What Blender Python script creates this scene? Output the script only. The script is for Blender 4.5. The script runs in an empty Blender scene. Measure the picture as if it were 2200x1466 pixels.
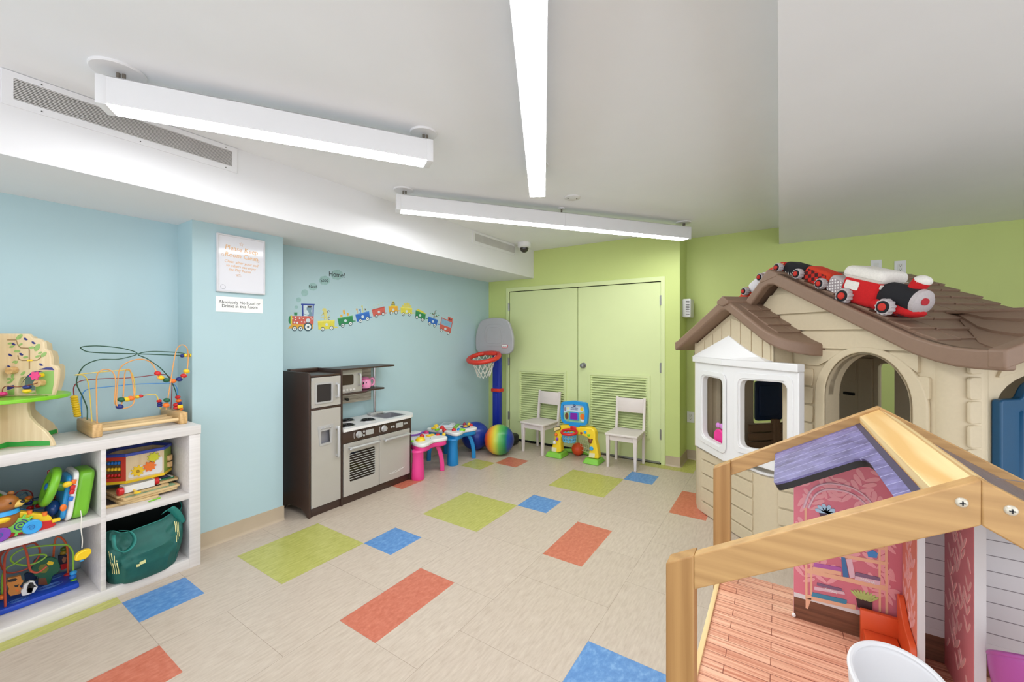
import bpy, bmesh, math, random
from mathutils import Vector, Matrix, Euler
from mathutils.geometry import tessellate_polygon
from mathutils import noise as mnoise
random.seed(7)
S = bpy.context.scene
COL = S.collection
PI = math.pi
R = math.radians

# ------------------------------------------------------------------ camera
FPX, YAW, HY, CAMH = 879.0, 0.579, 721.6, 1.40
CY, SY = math.cos(YAW), math.sin(YAW)
cam = bpy.data.cameras.new('camera')
cam.sensor_width = 36.0
cam.lens = FPX / 2200 * 36.0
cam.shift_y = -(733.0 - HY) / 2200
cam.clip_start = 0.05
cam_o = bpy.data.objects.new('camera', cam)
COL.objects.link(cam_o)
cam_o.location = (0, 0, CAMH)
cam_o.rotation_euler = (PI / 2, 0, YAW - PI / 2)
S.camera = cam_o

# ------------------------------------------------------------------ world, exposure, lights
S.view_settings.view_transform = 'Standard'
S.view_settings.look = 'None'
S.view_settings.gamma = 1.0
S.view_settings.use_curve_mapping = False
S.view_settings.exposure = 0.73
W = bpy.data.worlds.new('world')
S.world = W
W.use_nodes = True
W.node_tree.nodes['Background'].inputs[0].default_value = (0.94, 0.975, 1.03, 1)
W.node_tree.nodes['Background'].inputs[1].default_value = 1.35
LAMP = 19.0          # emission of the linear fixtures' diffusers

# ------------------------------------------------------------------ pixel <-> place helpers (the photograph as 2200 x 1466)
def ray(p):
    r = (p[0] - 1100) / FPX
    return Vector((CY + r * SY, SY - r * CY, (HY - p[1]) / FPX))
CAM = Vector((0, 0, CAMH))
def onZ(p, z):
    v = ray(p); return CAM + v * ((z - CAMH) / v.z)
def onX(p, x):
    v = ray(p); return CAM + v * (x / v.x)
def onY(p, y):
    v = ray(p); return CAM + v * (y / v.y)

# ------------------------------------------------------------------ materials
def lin(c):
    c = c / 255.0
    return c / 12.92 if c <= 0.04045 else ((c + 0.055) / 1.055) ** 2.4
def rgb(h):
    if isinstance(h, str):
        h = h.lstrip('#'); h = tuple(int(h[i:i + 2], 16) for i in (0, 2, 4))
    return (lin(h[0]), lin(h[1]), lin(h[2]), 1.0)
def sc(c, k):
    return (min(1, c[0] * k), min(1, c[1] * k), min(1, c[2] * k), 1.0)
class NT:
    def __init__(s, m):
        m.use_nodes = True
        s.t = m.node_tree; s.n = s.t.nodes; s.l = s.t.links
        s.b = s.n['Principled BSDF']
    def new(s, t, **k):
        n = s.n.new(t)
        for a, v in k.items():
            if a.startswith('i_'):
                n.inputs[int(a[2:])].default_value = v
            else:
                setattr(n, a, v)
        return n
    def link(s, a, b): s.l.new(a, b)
    def coord(s, scale=(1, 1, 1), rot=(0, 0, 0), kind='Object'):
        tc = s.new('ShaderNodeTexCoord'); mp = s.new('ShaderNodeMapping')
        mp.inputs['Scale'].default_value = scale; mp.inputs['Rotation'].default_value = rot
        s.link(tc.outputs[kind], mp.inputs[0]); return mp.outputs[0]
    def ramp(s, fac, stops):
        r = s.new('ShaderNodeValToRGB'); e = r.color_ramp.elements
        while len(e) < len(stops): e.new(0.5)
        for el, (p, c) in zip(e, stops):
            el.position = p; el.color = c
        s.link(fac, r.inputs[0]); return r.outputs[0]
    def noise(s, vec, scale, detail=3, rough=0.5):
        n = s.new('ShaderNodeTexNoise')
        n.inputs['Scale'].default_value = scale; n.inputs['Detail'].default_value = detail
        n.inputs['Roughness'].default_value = rough
        s.link(vec, n.inputs['Vector']); return n.outputs[0]
    def bump(s, h, strength=0.2, dist=0.002):
        b = s.new('ShaderNodeBump'); b.inputs['Strength'].default_value = strength
        b.inputs['Distance'].default_value = dist
        s.link(h, b.inputs['Height']); s.link(b.outputs[0], s.b.inputs['Normal'])
MATS = {}
def mat(name, col, rough=0.5, metal=0.0, var=0.05, vscale=9.0, stretch=(1, 1, 1), bump=0.0, emit=0.0, coat=0.0, spec=None, alpha=1.0, trans=0.0):
    if name in MATS: return MATS[name]
    m = bpy.data.materials.new(name); t = NT(m); c = rgb(col); b = t.b
    b.inputs['Roughness'].default_value = rough; b.inputs['Metallic'].default_value = metal
    n = t.noise(t.coord(stretch), vscale, 4)
    t.link(t.ramp(n, [(0.3, sc(c, 1 - var)), (0.7, sc(c, 1 + var))]), b.inputs['Base Color'])
    if bump: t.bump(n, bump)
    if coat: b.inputs['Coat Weight'].default_value = coat
    if spec is not None: b.inputs['Specular IOR Level'].default_value = spec
    if emit:
        b.inputs['Emission Color'].default_value = (0.97, 0.985, 1, 1); b.inputs['Emission Strength'].default_value = emit
    if trans: b.inputs['Transmission Weight'].default_value = trans
    if alpha < 1: b.inputs['Alpha'].default_value = alpha
    MATS[name] = m; return m
def streak(name, c0, c1, stretch, scale=14, rough=0.42, bump=0.0, mid=None):
    """streaky linoleum or wood: noise stretched along one direction"""
    if name in MATS: return MATS[name]
    m = bpy.data.materials.new(name); t = NT(m)
    n = t.noise(t.coord(stretch), scale, 6, 0.62)
    stops = [(0.30, rgb(c0)), (0.70, rgb(c1))]
    if mid: stops = [(0.3, rgb(c0)), (0.5, rgb(mid)), (0.7, rgb(c1))]
    t.link(t.ramp(n, stops), t.b.inputs['Base Color'])
    t.b.inputs['Roughness'].default_value = rough
    if bump: t.bump(n, bump)
    MATS[name] = m; return m
def wood(name, c0, c1, axis=0, scale=1.0, rough=0.45, dist=4.0, grain=0.72):
    """pine: wavy growth bands along the axis plus fine grain"""
    if name in MATS: return MATS[name]
    m = bpy.data.materials.new(name); t = NT(m)
    st = [16, 16, 16]; st[axis] = 1.1
    v = t.coord([x * scale for x in st])
    w = t.new('ShaderNodeTexWave', wave_type='RINGS', rings_direction='XYZ'[axis])
    w.inputs['Scale'].default_value = 1.1; w.inputs['Distortion'].default_value = dist
    w.inputs['Detail'].default_value = 2.5; w.inputs['Detail Scale'].default_value = 0.8
    t.link(v, w.inputs['Vector'])
    st2 = [160, 160, 160]; st2[axis] = 6
    n = t.noise(t.coord([x * scale for x in st2]), 1.0, 3)
    mx = t.new('ShaderNodeMix', data_type='FLOAT'); mx.inputs[0].default_value = grain
    t.link(w.outputs['Fac'], mx.inputs[2]); t.link(n, mx.inputs[3])
    t.link(t.ramp(mx.outputs[0], [(0.2, rgb(c1)), (0.7, rgb(c0))]), t.b.inputs['Base Color'])
    t.b.inputs['Roughness'].default_value = rough
    MATS[name] = m; return m

# ------------------------------------------------------------------ mesh builder
def frame(o, x, y):
    x = Vector(x).normalized(); z = x.cross(Vector(y)).normalized(); y = z.cross(x)
    return Matrix(((x.x, y.x, z.x, o[0]), (x.y, y.y, z.y, o[1]), (x.z, y.z, z.z, o[2]), (0, 0, 0, 1)))
def TR(loc=(0, 0, 0), rot=(0, 0, 0)):
    return Matrix.Translation(loc) @ Euler(rot).to_matrix().to_4x4()
def area2(p):
    return sum(p[i][0] * p[i - 1][1] - p[i - 1][0] * p[i][1] for i in range(len(p)))
def rpoly(pts, r, seg=5):
    """round the corners of a 2D polygon; r a number or one per corner"""
    n = len(pts); out = []
    for i in range(n):
        ri = r[i] if isinstance(r, (list, tuple)) else r
        p0, p1, p2 = Vector(pts[i - 1]), Vector(pts[i]), Vector(pts[(i + 1) % n])
        a, b = p0 - p1, p2 - p1
        k = min(ri, a.length * 0.49, b.length * 0.49)
        if k < 1e-5: out.append(tuple(p1)); continue
        A, Bq = p1 + a.normalized() * k, p1 + b.normalized() * k
        for j in range(seg + 1):
            u = j / seg
            q = A * (1 - u) ** 2 + p1 * 2 * u * (1 - u) + Bq * u * u
            out.append((q.x, q.y))
    return out
def rrect(x0, y0, x1, y1, r=0.02, seg=5):
    return rpoly([(x0, y0), (x1, y0), (x1, y1), (x0, y1)], r, seg)
def circ(cx, cy, r, n=24, ry=None, a0=0.0):
    ry = r if ry is None else ry
    return [(cx + r * math.cos(a0 + 2 * PI * i / n), cy + ry * math.sin(a0 + 2 * PI * i / n)) for i in range(n)]
def gearp(cx, cy, r0, r1, n):
    o = []
    for i in range(n):
        for da, rr in ((-.5, r0), (-.24, r0), (-.17, r1), (.17, r1), (.24, r0)):
            a = 2 * PI * (i + da) / n
            o.append((cx + rr * math.cos(a), cy + rr * math.sin(a)))
    return o
def spline(pts, n=8, closed=False):
    P = [Vector(p) for p in pts]; m = len(P); out = []
    rng = range(m) if closed else range(m - 1)
    for i in rng:
        p1, p2 = P[i], P[(i + 1) % m]
        p0 = P[i - 1] if (closed or i > 0) else p1 * 2 - p2
        p3 = P[(i + 2) % m] if (closed or i + 2 < m) else p2 * 2 - p1
        for j in range(n):
            t = j / n
            out.append(0.5 * (2 * p1 + (p2 - p0) * t + (2 * p0 - 5 * p1 + 4 * p2 - p3) * t * t + (3 * p1 - p0 - 3 * p2 + p3) * t ** 3))
    if not closed: out.append(P[-1])
    return out
class B:
    def __init__(s, M=None):
        s.v = []; s.f = []; s.mi = []; s.M = M or Matrix()
    def add(s, vs, fs, mi=0, M=None):
        k = len(s.v); T = s.M @ M if M is not None else s.M
        s.v += [T @ Vector(q) for q in vs]
        s.f += [[i + k for i in f] for f in fs]
        s.mi += [mi] * len(fs) if isinstance(mi, int) else list(mi)
        return s
    def bmadd(s, bm, mi=0, M=None):
        bm.verts.index_update()
        s.add([q.co.copy() for q in bm.verts], [[q.index for q in f.verts] for f in bm.faces], mi, M); bm.free(); return s
    def box(s, c, d, b=0.0, seg=2, mi=0, rot=(0, 0, 0), M=None):
        bm = bmesh.new(); bmesh.ops.create_cube(bm, size=1.0)
        bmesh.ops.scale(bm, vec=d, verts=bm.verts)
        if b:
            bmesh.ops.bevel(bm, geom=bm.edges[:], offset=min(b, 0.49 * min(d)), segments=seg, affect='EDGES', profile=0.5)
        T = TR(c, rot)
        return s.bmadd(bm, mi, (M @ T) if M is not None else T)
    def bx(s, a, c, b=0.0, seg=2, mi=0, M=None):
        """box from corner to corner"""
        return s.box([(p + q) / 2 for p, q in zip(a, c)], [max(abs(q - p), 1e-4) for p, q in zip(a, c)], b, seg, mi, M=M)
    def plate(s, outer, z0, z1, holes=(), M=None, mi=0, side_mi=None, back_mi=None):
        """a 2D polygon with holes, extruded from z0 to z1"""
        loops = [list(outer)] + [list(h) for h in holes]
        if area2(loops[0]) > 0: loops[0].reverse()
        for i in range(1, len(loops)):
            if area2(loops[i]) < 0: loops[i].reverse()
        flat = [q for l in loops for q in l]; N = len(flat)
        if len(loops) == 1: tris = [list(range(N))]
        else: tris = [list(t) for t in tessellate_polygon([[Vector((q[0], q[1], 0)) for q in l] for l in loops])]
        vs = [(q[0], q[1], z0) for q in flat] + [(q[0], q[1], z1) for q in flat]
        fs, ms = [], []
        sm = mi if side_mi is None else side_mi; bk = sm if back_mi is None else back_mi
        for t in tris:
            a = sum(flat[t[i]][0] * flat[t[i - 1]][1] - flat[t[i - 1]][0] * flat[t[i]][1] for i in range(len(t)))
            up = t if a < 0 else t[::-1]
            fs.append([i + N for i in up]); ms.append(mi)
            fs.append(up[::-1]); ms.append(bk)
        k = 0
        for l in loops:
            n = len(l)
            for i in range(n):
                a, b_ = k + i, k + (i + 1) % n
                fs.append([a, b_, b_ + N, a + N]); ms.append(sm)
            k += n
        if z1 < z0: fs = [f[::-1] for f in fs]
        return s.add(vs, fs, ms, M)
    def tube(s, pts, r, seg=8, closed=False, mi=0, M=None, caps=True):
        P = [Vector(p) for p in pts]; n = len(P)
        rr = r if isinstance(r, (list, tuple)) else [r] * n
        vs, fs = [], []
        nrm = None
        for i in range(n):
            a = P[i - 1] if (closed or i > 0) else P[i]
            b = P[(i + 1) % n] if (closed or i < n - 1) else P[i]
            t = (b - a).normalized() if (b - a).length > 1e-9 else Vector((0, 0, 1))
            if nrm is None:
                h = Vector((0, 0, 1)) if abs(t.z) < 0.9 else Vector((1, 0, 0))
                nrm = h.cross(t).normalized()
            nrm = (nrm - t * nrm.dot(t))
            nrm = nrm.normalized() if nrm.length > 1e-6 else t.orthogonal().normalized()
            bi = t.cross(nrm)
            for j in range(seg):
                an = 2 * PI * j / seg
                vs.append(P[i] + nrm * (rr[i] * math.cos(an)) + bi * (rr[i] * math.sin(an)))
        for i in range(n if closed else n - 1):
            for j in range(seg):
                a, b_ = i * seg, ((i + 1) % n) * seg
                fs.append([a + j, a + (j + 1) % seg, b_ + (j + 1) % seg, b_ + j])
        if caps and not closed:
            fs.append([j for j in range(seg)][::-1]); fs.append([(n - 1) * seg + j for j in range(seg)])
        return s.add(vs, fs, mi, M)
    def cyl(s, p0, p1, r, r1=None, seg=20, mi=0, M=None):
        return s.tube([p0, p1], [r, r if r1 is None else r1], seg, mi=mi, M=M)
    def lathe(s, prof, seg=28, mi=0, M=None, caps=True):
        """profile of (radius, z) turned round z"""
        vs, fs = [], []
        for r, z in prof:
            for j in range(seg):
                a = 2 * PI * j / seg; vs.append((r * math.cos(a), r * math.sin(a), z))
        for i in range(len(prof) - 1):
            for j in range(seg):
                fs.append([i * seg + j, i * seg + (j + 1) % seg, (i + 1) * seg + (j + 1) % seg, (i + 1) * seg + j])
        if caps:
            if prof[0][0] > 1e-6: fs.append(list(range(seg))[::-1])
            if prof[-1][0] > 1e-6: fs.append([(len(prof) - 1) * seg + j for j in range(seg)])
        return s.add(vs, fs, mi, M)
    def sph(s, c, r, u=20, v=12, mi=0, M=None, rot=(0, 0, 0)):
        if not isinstance(r, (list, tuple)): r = (r, r, r)
        bm = bmesh.new(); bmesh.ops.create_uvsphere(bm, u_segments=u, v_segments=v, radius=1.0)
        bmesh.ops.scale(bm, vec=r, verts=bm.verts)
        T = TR(c, rot); return s.bmadd(bm, mi, (M @ T) if M is not None else T)
    def torus(s, R0, r, n=36, seg=10, mi=0, M=None, c=(0, 0, 0)):
        return s.tube([(c[0] + R0 * math.cos(2 * PI * i / n), c[1] + R0 * math.sin(2 * PI * i / n), c[2]) for i in range(n)], r, seg, True, mi, M)
    def grid(s, fn, nu, nv, mi=0, M=None, closeu=False):
        vs = [fn(i / nu if closeu else i / (nu - 1), j / (nv - 1)) for i in range(nu) for j in range(nv)]; fs = []
        for i in range(nu if closeu else nu - 1):
            for j in range(nv - 1):
                a = i * nv + j; b_ = ((i + 1) % nu) * nv + j
                fs.append([a, b_, b_ + 1, a + 1])
        return s.add(vs, fs, mi, M)
WM = {}
def obj(name, b, mats, parent=None, world=False, bev=0.0, bseg=2, sub=0, ang=38, solid=0.0, label=None):
    me = bpy.data.meshes.new(name)
    vs = b.v
    if world and parent is not None:
        inv = WM[parent.name].inverted(); vs = [inv @ q for q in vs]
    me.from_pydata([tuple(q) for q in vs], [], b.f)
    me.polygons.foreach_set('material_index', b.mi)
    me.polygons.foreach_set('use_smooth', [True] * len(b.f))
    mats = mats if isinstance(mats, (list, tuple)) else [mats]
    for m in mats: me.materials.append(m)
    me.update(); me.validate()
    me.set_sharp_from_angle(angle=R(ang))
    o = bpy.data.objects.new(name, me); COL.objects.link(o)
    if parent is not None:
        o.parent = parent; WM[o.name] = WM[parent.name]
    else: WM[o.name] = Matrix()
    if solid:
        q = o.modifiers.new('solidify', 'SOLIDIFY'); q.thickness = solid; q.offset = 0
    if bev:
        q = o.modifiers.new('bevel', 'BEVEL'); q.width = bev; q.segments = bseg; q.limit_method = 'ANGLE'; q.angle_limit = R(32); q.harden_normals = False
    if sub:
        q = o.modifiers.new('subdivision', 'SUBSURF'); q.levels = sub; q.render_levels = sub
    if label: o['label'] = label
    return o
def tag(o, label, cat, group=None):
    o['label'] = label; o['category'] = cat
    if group: o['group'] = group
    return o
def thing(name, label, cat, loc=(0, 0, 0), rz=0.0, group=None):
    o = bpy.data.objects.new(name, None); COL.objects.link(o)
    o.empty_display_size = 0.1
    o.location = loc; o.rotation_euler = (0, 0, rz); WM[o.name] = TR(loc, (0, 0, rz))
    return tag(o, label, cat, group)
def struct(name, b, mats, parent=None, **k):
    o = obj(name, b, mats, parent, **k)
    if parent is None: o['kind'] = 'structure'
    return o
def text(name, body, size, M, m, parent=None, world=False, ext=0.0004, sx=1.0, shear=0.0, label=None):
    cu = bpy.data.curves.new(name, 'FONT'); cu.body = body; cu.size = size; cu.extrude = ext
    cu.align_x = 'CENTER'; cu.align_y = 'CENTER'; cu.resolution_u = 3; cu.shear = shear; cu.space_line = 0.85
    t = bpy.data.objects.new(name, cu); COL.objects.link(t)
    dg = bpy.context.evaluated_depsgraph_get()
    me = bpy.data.meshes.new_from_object(t.evaluated_get(dg))
    b = B(M); b.add([(q.co.x * sx, q.co.y, q.co.z) for q in me.vertices], [list(p.vertices) for p in me.polygons])
    bpy.data.objects.remove(t); bpy.data.curves.remove(cu); bpy.data.meshes.remove(me)
    return obj(name, b, m, parent, world, label=label)
def dup(root, loc, rz, label, group=None):
    r = root.copy(); COL.objects.link(r); r.location = loc; r.rotation_euler = (0, 0, rz); r['label'] = label
    if group: r['group'] = group
    for ch in list(root.children):
        c = ch.copy(); COL.objects.link(c); c.parent = r
        for g in list(ch.children):
            d = g.copy(); COL.objects.link(d); d.parent = c
    return r

# ================================================================== THE ROOM
XD, XR, YW, YP, YF, ZC, ZS = 4.615, 4.99, 3.405, 3.166, 2.681, 2.505, 2.149
ceil_m = mat('ceiling_paint', (236, 238, 241), 0.85, var=0.012, vscale=3)
white_m = mat('white_paint', (230, 230, 232), 0.7, var=0.01, vscale=3)
blue_m = mat('pale_blue_paint', (174, 201, 207), 0.6, var=0.012, vscale=3, bump=0.02)
green_m = mat('lime_green_paint', (198, 212, 132), 0.6, var=0.015, vscale=3)
door_m = mat('pale_green_enamel', (212, 224, 164), 0.45, var=0.012, vscale=4)
base_m = mat('tan_vinyl', (184, 167, 143), 0.5, var=0.04)
metal_m = mat('brushed_metal', (150, 150, 148), 0.35, 0.9)
dark_m = mat('dark_gap', (22, 22, 20), 0.9)

# floor: a grid of linoleum squares, coloured blocks among beige ones
GX, GY, TM, TN = 1.2185, 1.8085, 0.2714, 0.2686
BLOCKS = {1: [(0, 4, 2, 2), (4, 2, 2, 2), (8, 0, 2, 2), (8, 4, 1, 1), (-4, 6, 2, 2), (12, -2, 2, 2)],
          2: [(-2, 4, 1, 1), (2, 2, 1, 1), (6, 0, 1, 1), (10, -2, 1, 1), (0, -4, 2, 2)],
          3: [(0, 0, 2, 1), (4, -2, 2, 1), (9, 3, 1, 1), (8, -4, 2, 1), (-4, 2, 2, 1), (5, 5, 1, 1)]}
def lino(name, c0, c1, mid, stretch, seam):
    m = streak(name, c0, c1, stretch, 1.0, 0.36, 0.02, mid)
    t = NT(m)
    if seam:                         # faint joints every second square, offset from row to row
        tc = t.new('ShaderNodeTexCoord'); mp = t.new('ShaderNodeMapping')
        mp.inputs['Location'].default_value = (-GX, -GY, 0)
        t.link(tc.outputs['Object'], mp.inputs[0])
        br = t.new('ShaderNodeTexBrick'); br.offset = 0.5; br.squash = 1.0
        br.inputs['Color1'].default_value = (1, 1, 1, 1); br.inputs['Color2'].default_value = (0.965, 0.96, 0.955, 1)
        br.inputs['Mortar'].default_value = (0.62, 0.58, 0.54, 1)
        br.inputs['Scale'].default_value = 1.0; br.inputs['Mortar Size'].default_value = 0.0011
        br.inputs['Brick Width'].default_value = TM * 2; br.inputs['Row Height'].default_value = TN * 2
        t.link(mp.outputs[0], br.inputs['Vector'])
        mx = t.new('ShaderNodeMix', data_type='RGBA', blend_type='MULTIPLY'); mx.inputs[0].default_value = 1.0
        src = t.b.inputs['Base Color'].links[0].from_socket
        t.link(src, mx.inputs[6]); t.link(br.outputs[0], mx.inputs[7]); t.link(mx.outputs[2], t.b.inputs['Base Color'])
    return m
ST = (14, 70, 1)
f_beige = lino('beige_linoleum', (182, 166, 149), (203, 189, 173), (194, 179, 163), ST, True)
f_green = lino('green_linoleum', (162, 162, 76), (192, 190, 112), (178, 177, 94), ST, False)
f_blue = lino('blue_linoleum', (72, 122, 182), (120, 162, 208), (88, 138, 194), (30, 45, 1), False)
f_red = lino('terracotta_linoleum', (182, 96, 72), (206, 126, 102), (194, 110, 86), (30, 45, 1), False)
cell = {}
for k, L in BLOCKS.items():
    for (i, j, w, h) in L:
        for a in range(w):
            for c in range(h): cell[(i + a, j - 1 - c)] = k
b = B()
i0, i1, j0, j1 = -13, 15, -18, 6
for i in range(i0, i1):
    for j in range(j0, j1 + 1):
        x, y = GX + i * TM, GY + j * TN
        b.add([(x, y, 0), (x + TM, y, 0), (x + TM, y + TN, 0), (x, y + TN, 0)], [[0, 1, 2, 3]], cell.get((i, j), 0))
b.bx((GX + i0 * TM, GY + j0 * TN, -0.08), (GX + i1 * TM, GY + (j1 + 1) * TN, -0.001), mi=0)
struct('floor', b, [f_beige, f_green, f_blue, f_red])

struct('wall_left', B().bx((-2.2, YW, 0), (XD + .1, YW + .1, 2.6)), blue_m)
struct('wall_pilaster', B().bx((1.078, YP, 0), (1.654, YW, ZS)), blue_m)
struct('ceiling_bulkhead', B().bx((-2.2, YF, ZS), (XD, YW, ZC)), white_m)
struct('ceiling', B().bx((-2.2, -3, ZC), (5.1, YW + .1, 2.6)), ceil_m)
struct('ceiling_drop', B().bx((-2.2, -3, 2.335), (XR, 0.004, ZC)), ceil_m)
MD = frame((XD, 0, 0), (0, 1, 0), (0, 0, 1))          # local (Y, Z), local z towards +X
b = B()
b.plate([(0.886, 0), (YW, 0), (YW, 2.6), (0.886, 2.6)], 0.07, 0.0, [[(1.06, -0.0), (3.082, -0.0), (3.082, 2.018), (1.06, 2.018)]], M=MD)
b.bx((XD + .07, .886, 0), (5.1, YW, 2.6))
struct('wall_back', b, green_m)
struct('wall_added', B().bx((2.7, -3.1, 0), (5.1, -3.0, 2.6)), white_m)  # unseen wall, added; kept short and white so more fill light gets in
struct('wall_right', B().bx((XR, -3, 0), (5.1, .886, 2.6)), green_m)

def baseb(name, a, c, n):
    """vinyl base with a small cove at the toe, from a to c, n = outward normal"""
    a, c = Vector(a), Vector(c); n = Vector(n); d = c - a
    prof = [(0.0, 0.0), (0.018, 0.0), (0.010, 0.008), (0.006, 0.02), (0.006, 0.104), (0.0, 0.105)]
    b = B(); vs = [p + n * u + Vector((0, 0, z)) for p in (a, c) for u, z in prof]; k = len(prof)
    b.add(vs, [[i, (i + 1) % k, (i + 1) % k + k, i + k] for i in range(k)] + [list(range(k)), list(range(k, 2 * k))])
    return struct(name, b, base_m)
baseb('baseboard_left', (1.654, YW, 0), (XD, YW, 0), (0, -1, 0))
baseb('baseboard_pilaster', (1.06, YP, 0), (1.66, YP, 0), (0, -1, 0))
baseb('baseboard_back', (XD, .886, 0), (XD, 1.03, 0), (-1, 0, 0))
baseb('baseboard_return', (XD - .005, .886, 0), (XR, .886, 0), (0, -1, 0))
baseb('baseboard_right', (XR, -2.9, 0), (XR, .886, 0), (-1, 0, 0))
b = B()
b.plate([(1.036, 0), (3.106, 0), (3.106, 2.045), (1.036, 2.045)], 0.0, -0.012, [[(1.078, -.0), (3.064, -.0), (3.064, 1.995), (1.078, 1.995)]], M=MD)
struct('trim_1', b, door_m, bev=.002)

# double closet doors with louvre grilles
def door(n, y0, y1, lv, hinge_y, knob):
    root = struct('door_%d' % n, B().plate([(y0, .012), (y1, .012), (y1, 1.988), (y0, 1.988)], .05, .008,
                  [[(lv[0] + .02, lv[1] + .02), (lv[2] - .02, lv[1] + .02), (lv[2] - .02, lv[3] - .02), (lv[0] + .02, lv[3] - .02)]], M=MD), door_m, bev=.0015)
    b = B()
    b.plate([(lv[0] - .028, lv[1] - .028), (lv[2] + .028, lv[1] - .028), (lv[2] + .028, lv[3] + .028), (lv[0] - .028, lv[3] + .028)], .009, -.004, [[(lv[0], lv[1]), (lv[2], lv[1]), (lv[2], lv[3]), (lv[0], lv[3])]], M=MD)
    ns = 22; h = (lv[3] - lv[1]) / ns
    for k in range(ns):
        z = lv[1] + (k + .5) * h
        b.box((XD + .014, (lv[0] + lv[2]) / 2, z), (.034, lv[2] - lv[0], .004), rot=(0, R(-38), 0))
    obj('louvre_grille', b, door_m, root)
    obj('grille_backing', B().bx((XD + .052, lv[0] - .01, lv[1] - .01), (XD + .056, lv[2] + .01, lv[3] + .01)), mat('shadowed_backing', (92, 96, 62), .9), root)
    for z in (1.785, 1.05, .323):
        obj('hinge', B().cyl((XD - .006, hinge_y, z - .055), (XD - .006, hinge_y, z + .055), .0085, seg=12).bx((XD - .001, hinge_y - .016, z - .05), (XD + .004, hinge_y + .016, z + .05)), metal_m, root, label='steel hinge')
    if knob:
        k = Matrix.Translation((XD + .01, 1.985, 1.04)) @ Euler((0, R(-90), 0)).to_matrix().to_4x4()
        obj('knob', B().lathe([(.034, 0), (.034, .005), (.014, .008), (.012, .03), (.026, .04), (.03, .052), (.022, .064), (0, .067)], M=k), metal_m, root, label='brushed steel knob')
    obj('door_sweep', B().bx((XD - .003, y0 + .01, .004), (XD + .008, y1 - .01, .022)), metal_m if knob else dark_m, root)
door(1, 2.066, 3.06, (2.238, .29, 2.893, .93), 3.07, False)
door(2, 1.082, 2.058, (1.225, .29, 1.894, .93), 1.078, True)
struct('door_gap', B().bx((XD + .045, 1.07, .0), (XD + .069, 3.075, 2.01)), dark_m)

# ------------------------------------------------------------------ linear light fixtures
lamp_m = mat('lit_diffuser', (255, 255, 255), .5, var=0, emit=LAMP)
hous_m = mat('white_aluminium', (225, 225, 226), .45, var=.01)
pewter = mat('pewter', (128, 120, 110), .4, .6)
def fixture(label, a, d, L, w, cans, seam=None):
    a = Vector((a[0], a[1], 0)); d = Vector((d[0], d[1], 0)).normalized(); p = Vector((-d.y, d.x, 0))
    if False: pass
    rz = math.atan2(d.y, d.x); zb, zt = 2.335, 2.452
    t = thing('linear_light', label, 'ceiling light', (a.x, a.y, zb), rz, 'linear fixtures hung under the ceiling')
    hw = w / 2 + .004; H = zt - zb
    b = B(); b.bx((0, -hw, .004), (L, -hw + .004, H)); b.bx((0, hw - .004, .004), (L, hw, H)); b.bx((0, -hw, H - .004), (L, hw, H))
    b.bx((0, -hw + .004, .03), (L, hw - .004, .034))
    obj('housing', b, hous_m, t)
    for x0, x1 in ((-.034, 0), (L, L + .034)):
        obj('end_cap', B().bx((x0, -hw, 0), (x1, hw, H), .001), hous_m, t)
    obj('diffuser', B().bx((.001, -w / 2 + .002, .0), (L - .001, w / 2 - .002, .012)), lamp_m, t, label='glowing white diffuser')
    if seam: obj('joint', B().bx((seam - .001, -hw - .0006, .003), (seam + .001, hw + .0006, H + .0006)), mat('joint_grey', (190, 190, 190), .5), t)
    for (x, y, r) in cans:
        q = Vector((x, y, 0)) - a; lx, ly = q.dot(d), 0.0
        hgt = ZC - zb
        c = obj('canopy', B().lathe([(r, hgt), (r, hgt - .006), (r * .96, hgt - .010), (0, hgt - .010)], 32, M=TR((lx, ly, 0))), hous_m, t)
        b = B().cyl((lx, ly, hgt - .009), (lx, ly, hgt - .034), .0075, seg=12).cyl((lx, ly, hgt - .034), (lx, ly, H), .0025, seg=8)
        if r > .05: b.cyl((lx + .018, ly, hgt - .009), (lx + .018, ly, hgt - .03), .0065, seg=12)
        obj('hanger', b, pewter, c, label='pewter hanger')
    return t
fixture('shorter white linear light in front of the long air vent', (.513, 2.319), (.841, -.540), 1.299, .096, [(.530, 2.308, .092), (1.60, 1.621, .074)])
fixture('long white linear light spanning towards the recessed green wall', (2.124, 2.392), (.7976, -.6033), 2.682, .094, [(2.140, 2.380, .074), (3.20, 1.58, .03), (4.25, .785, .072)], 1.36)
fixture('long white linear light running overhead straight above the viewer', (2.400, 1.364), (-.877, -.481), 2.68, .098, [(2.30, 1.31, .074), (1.24, .72, .03), (.14, .12, .074)], 1.34)

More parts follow.
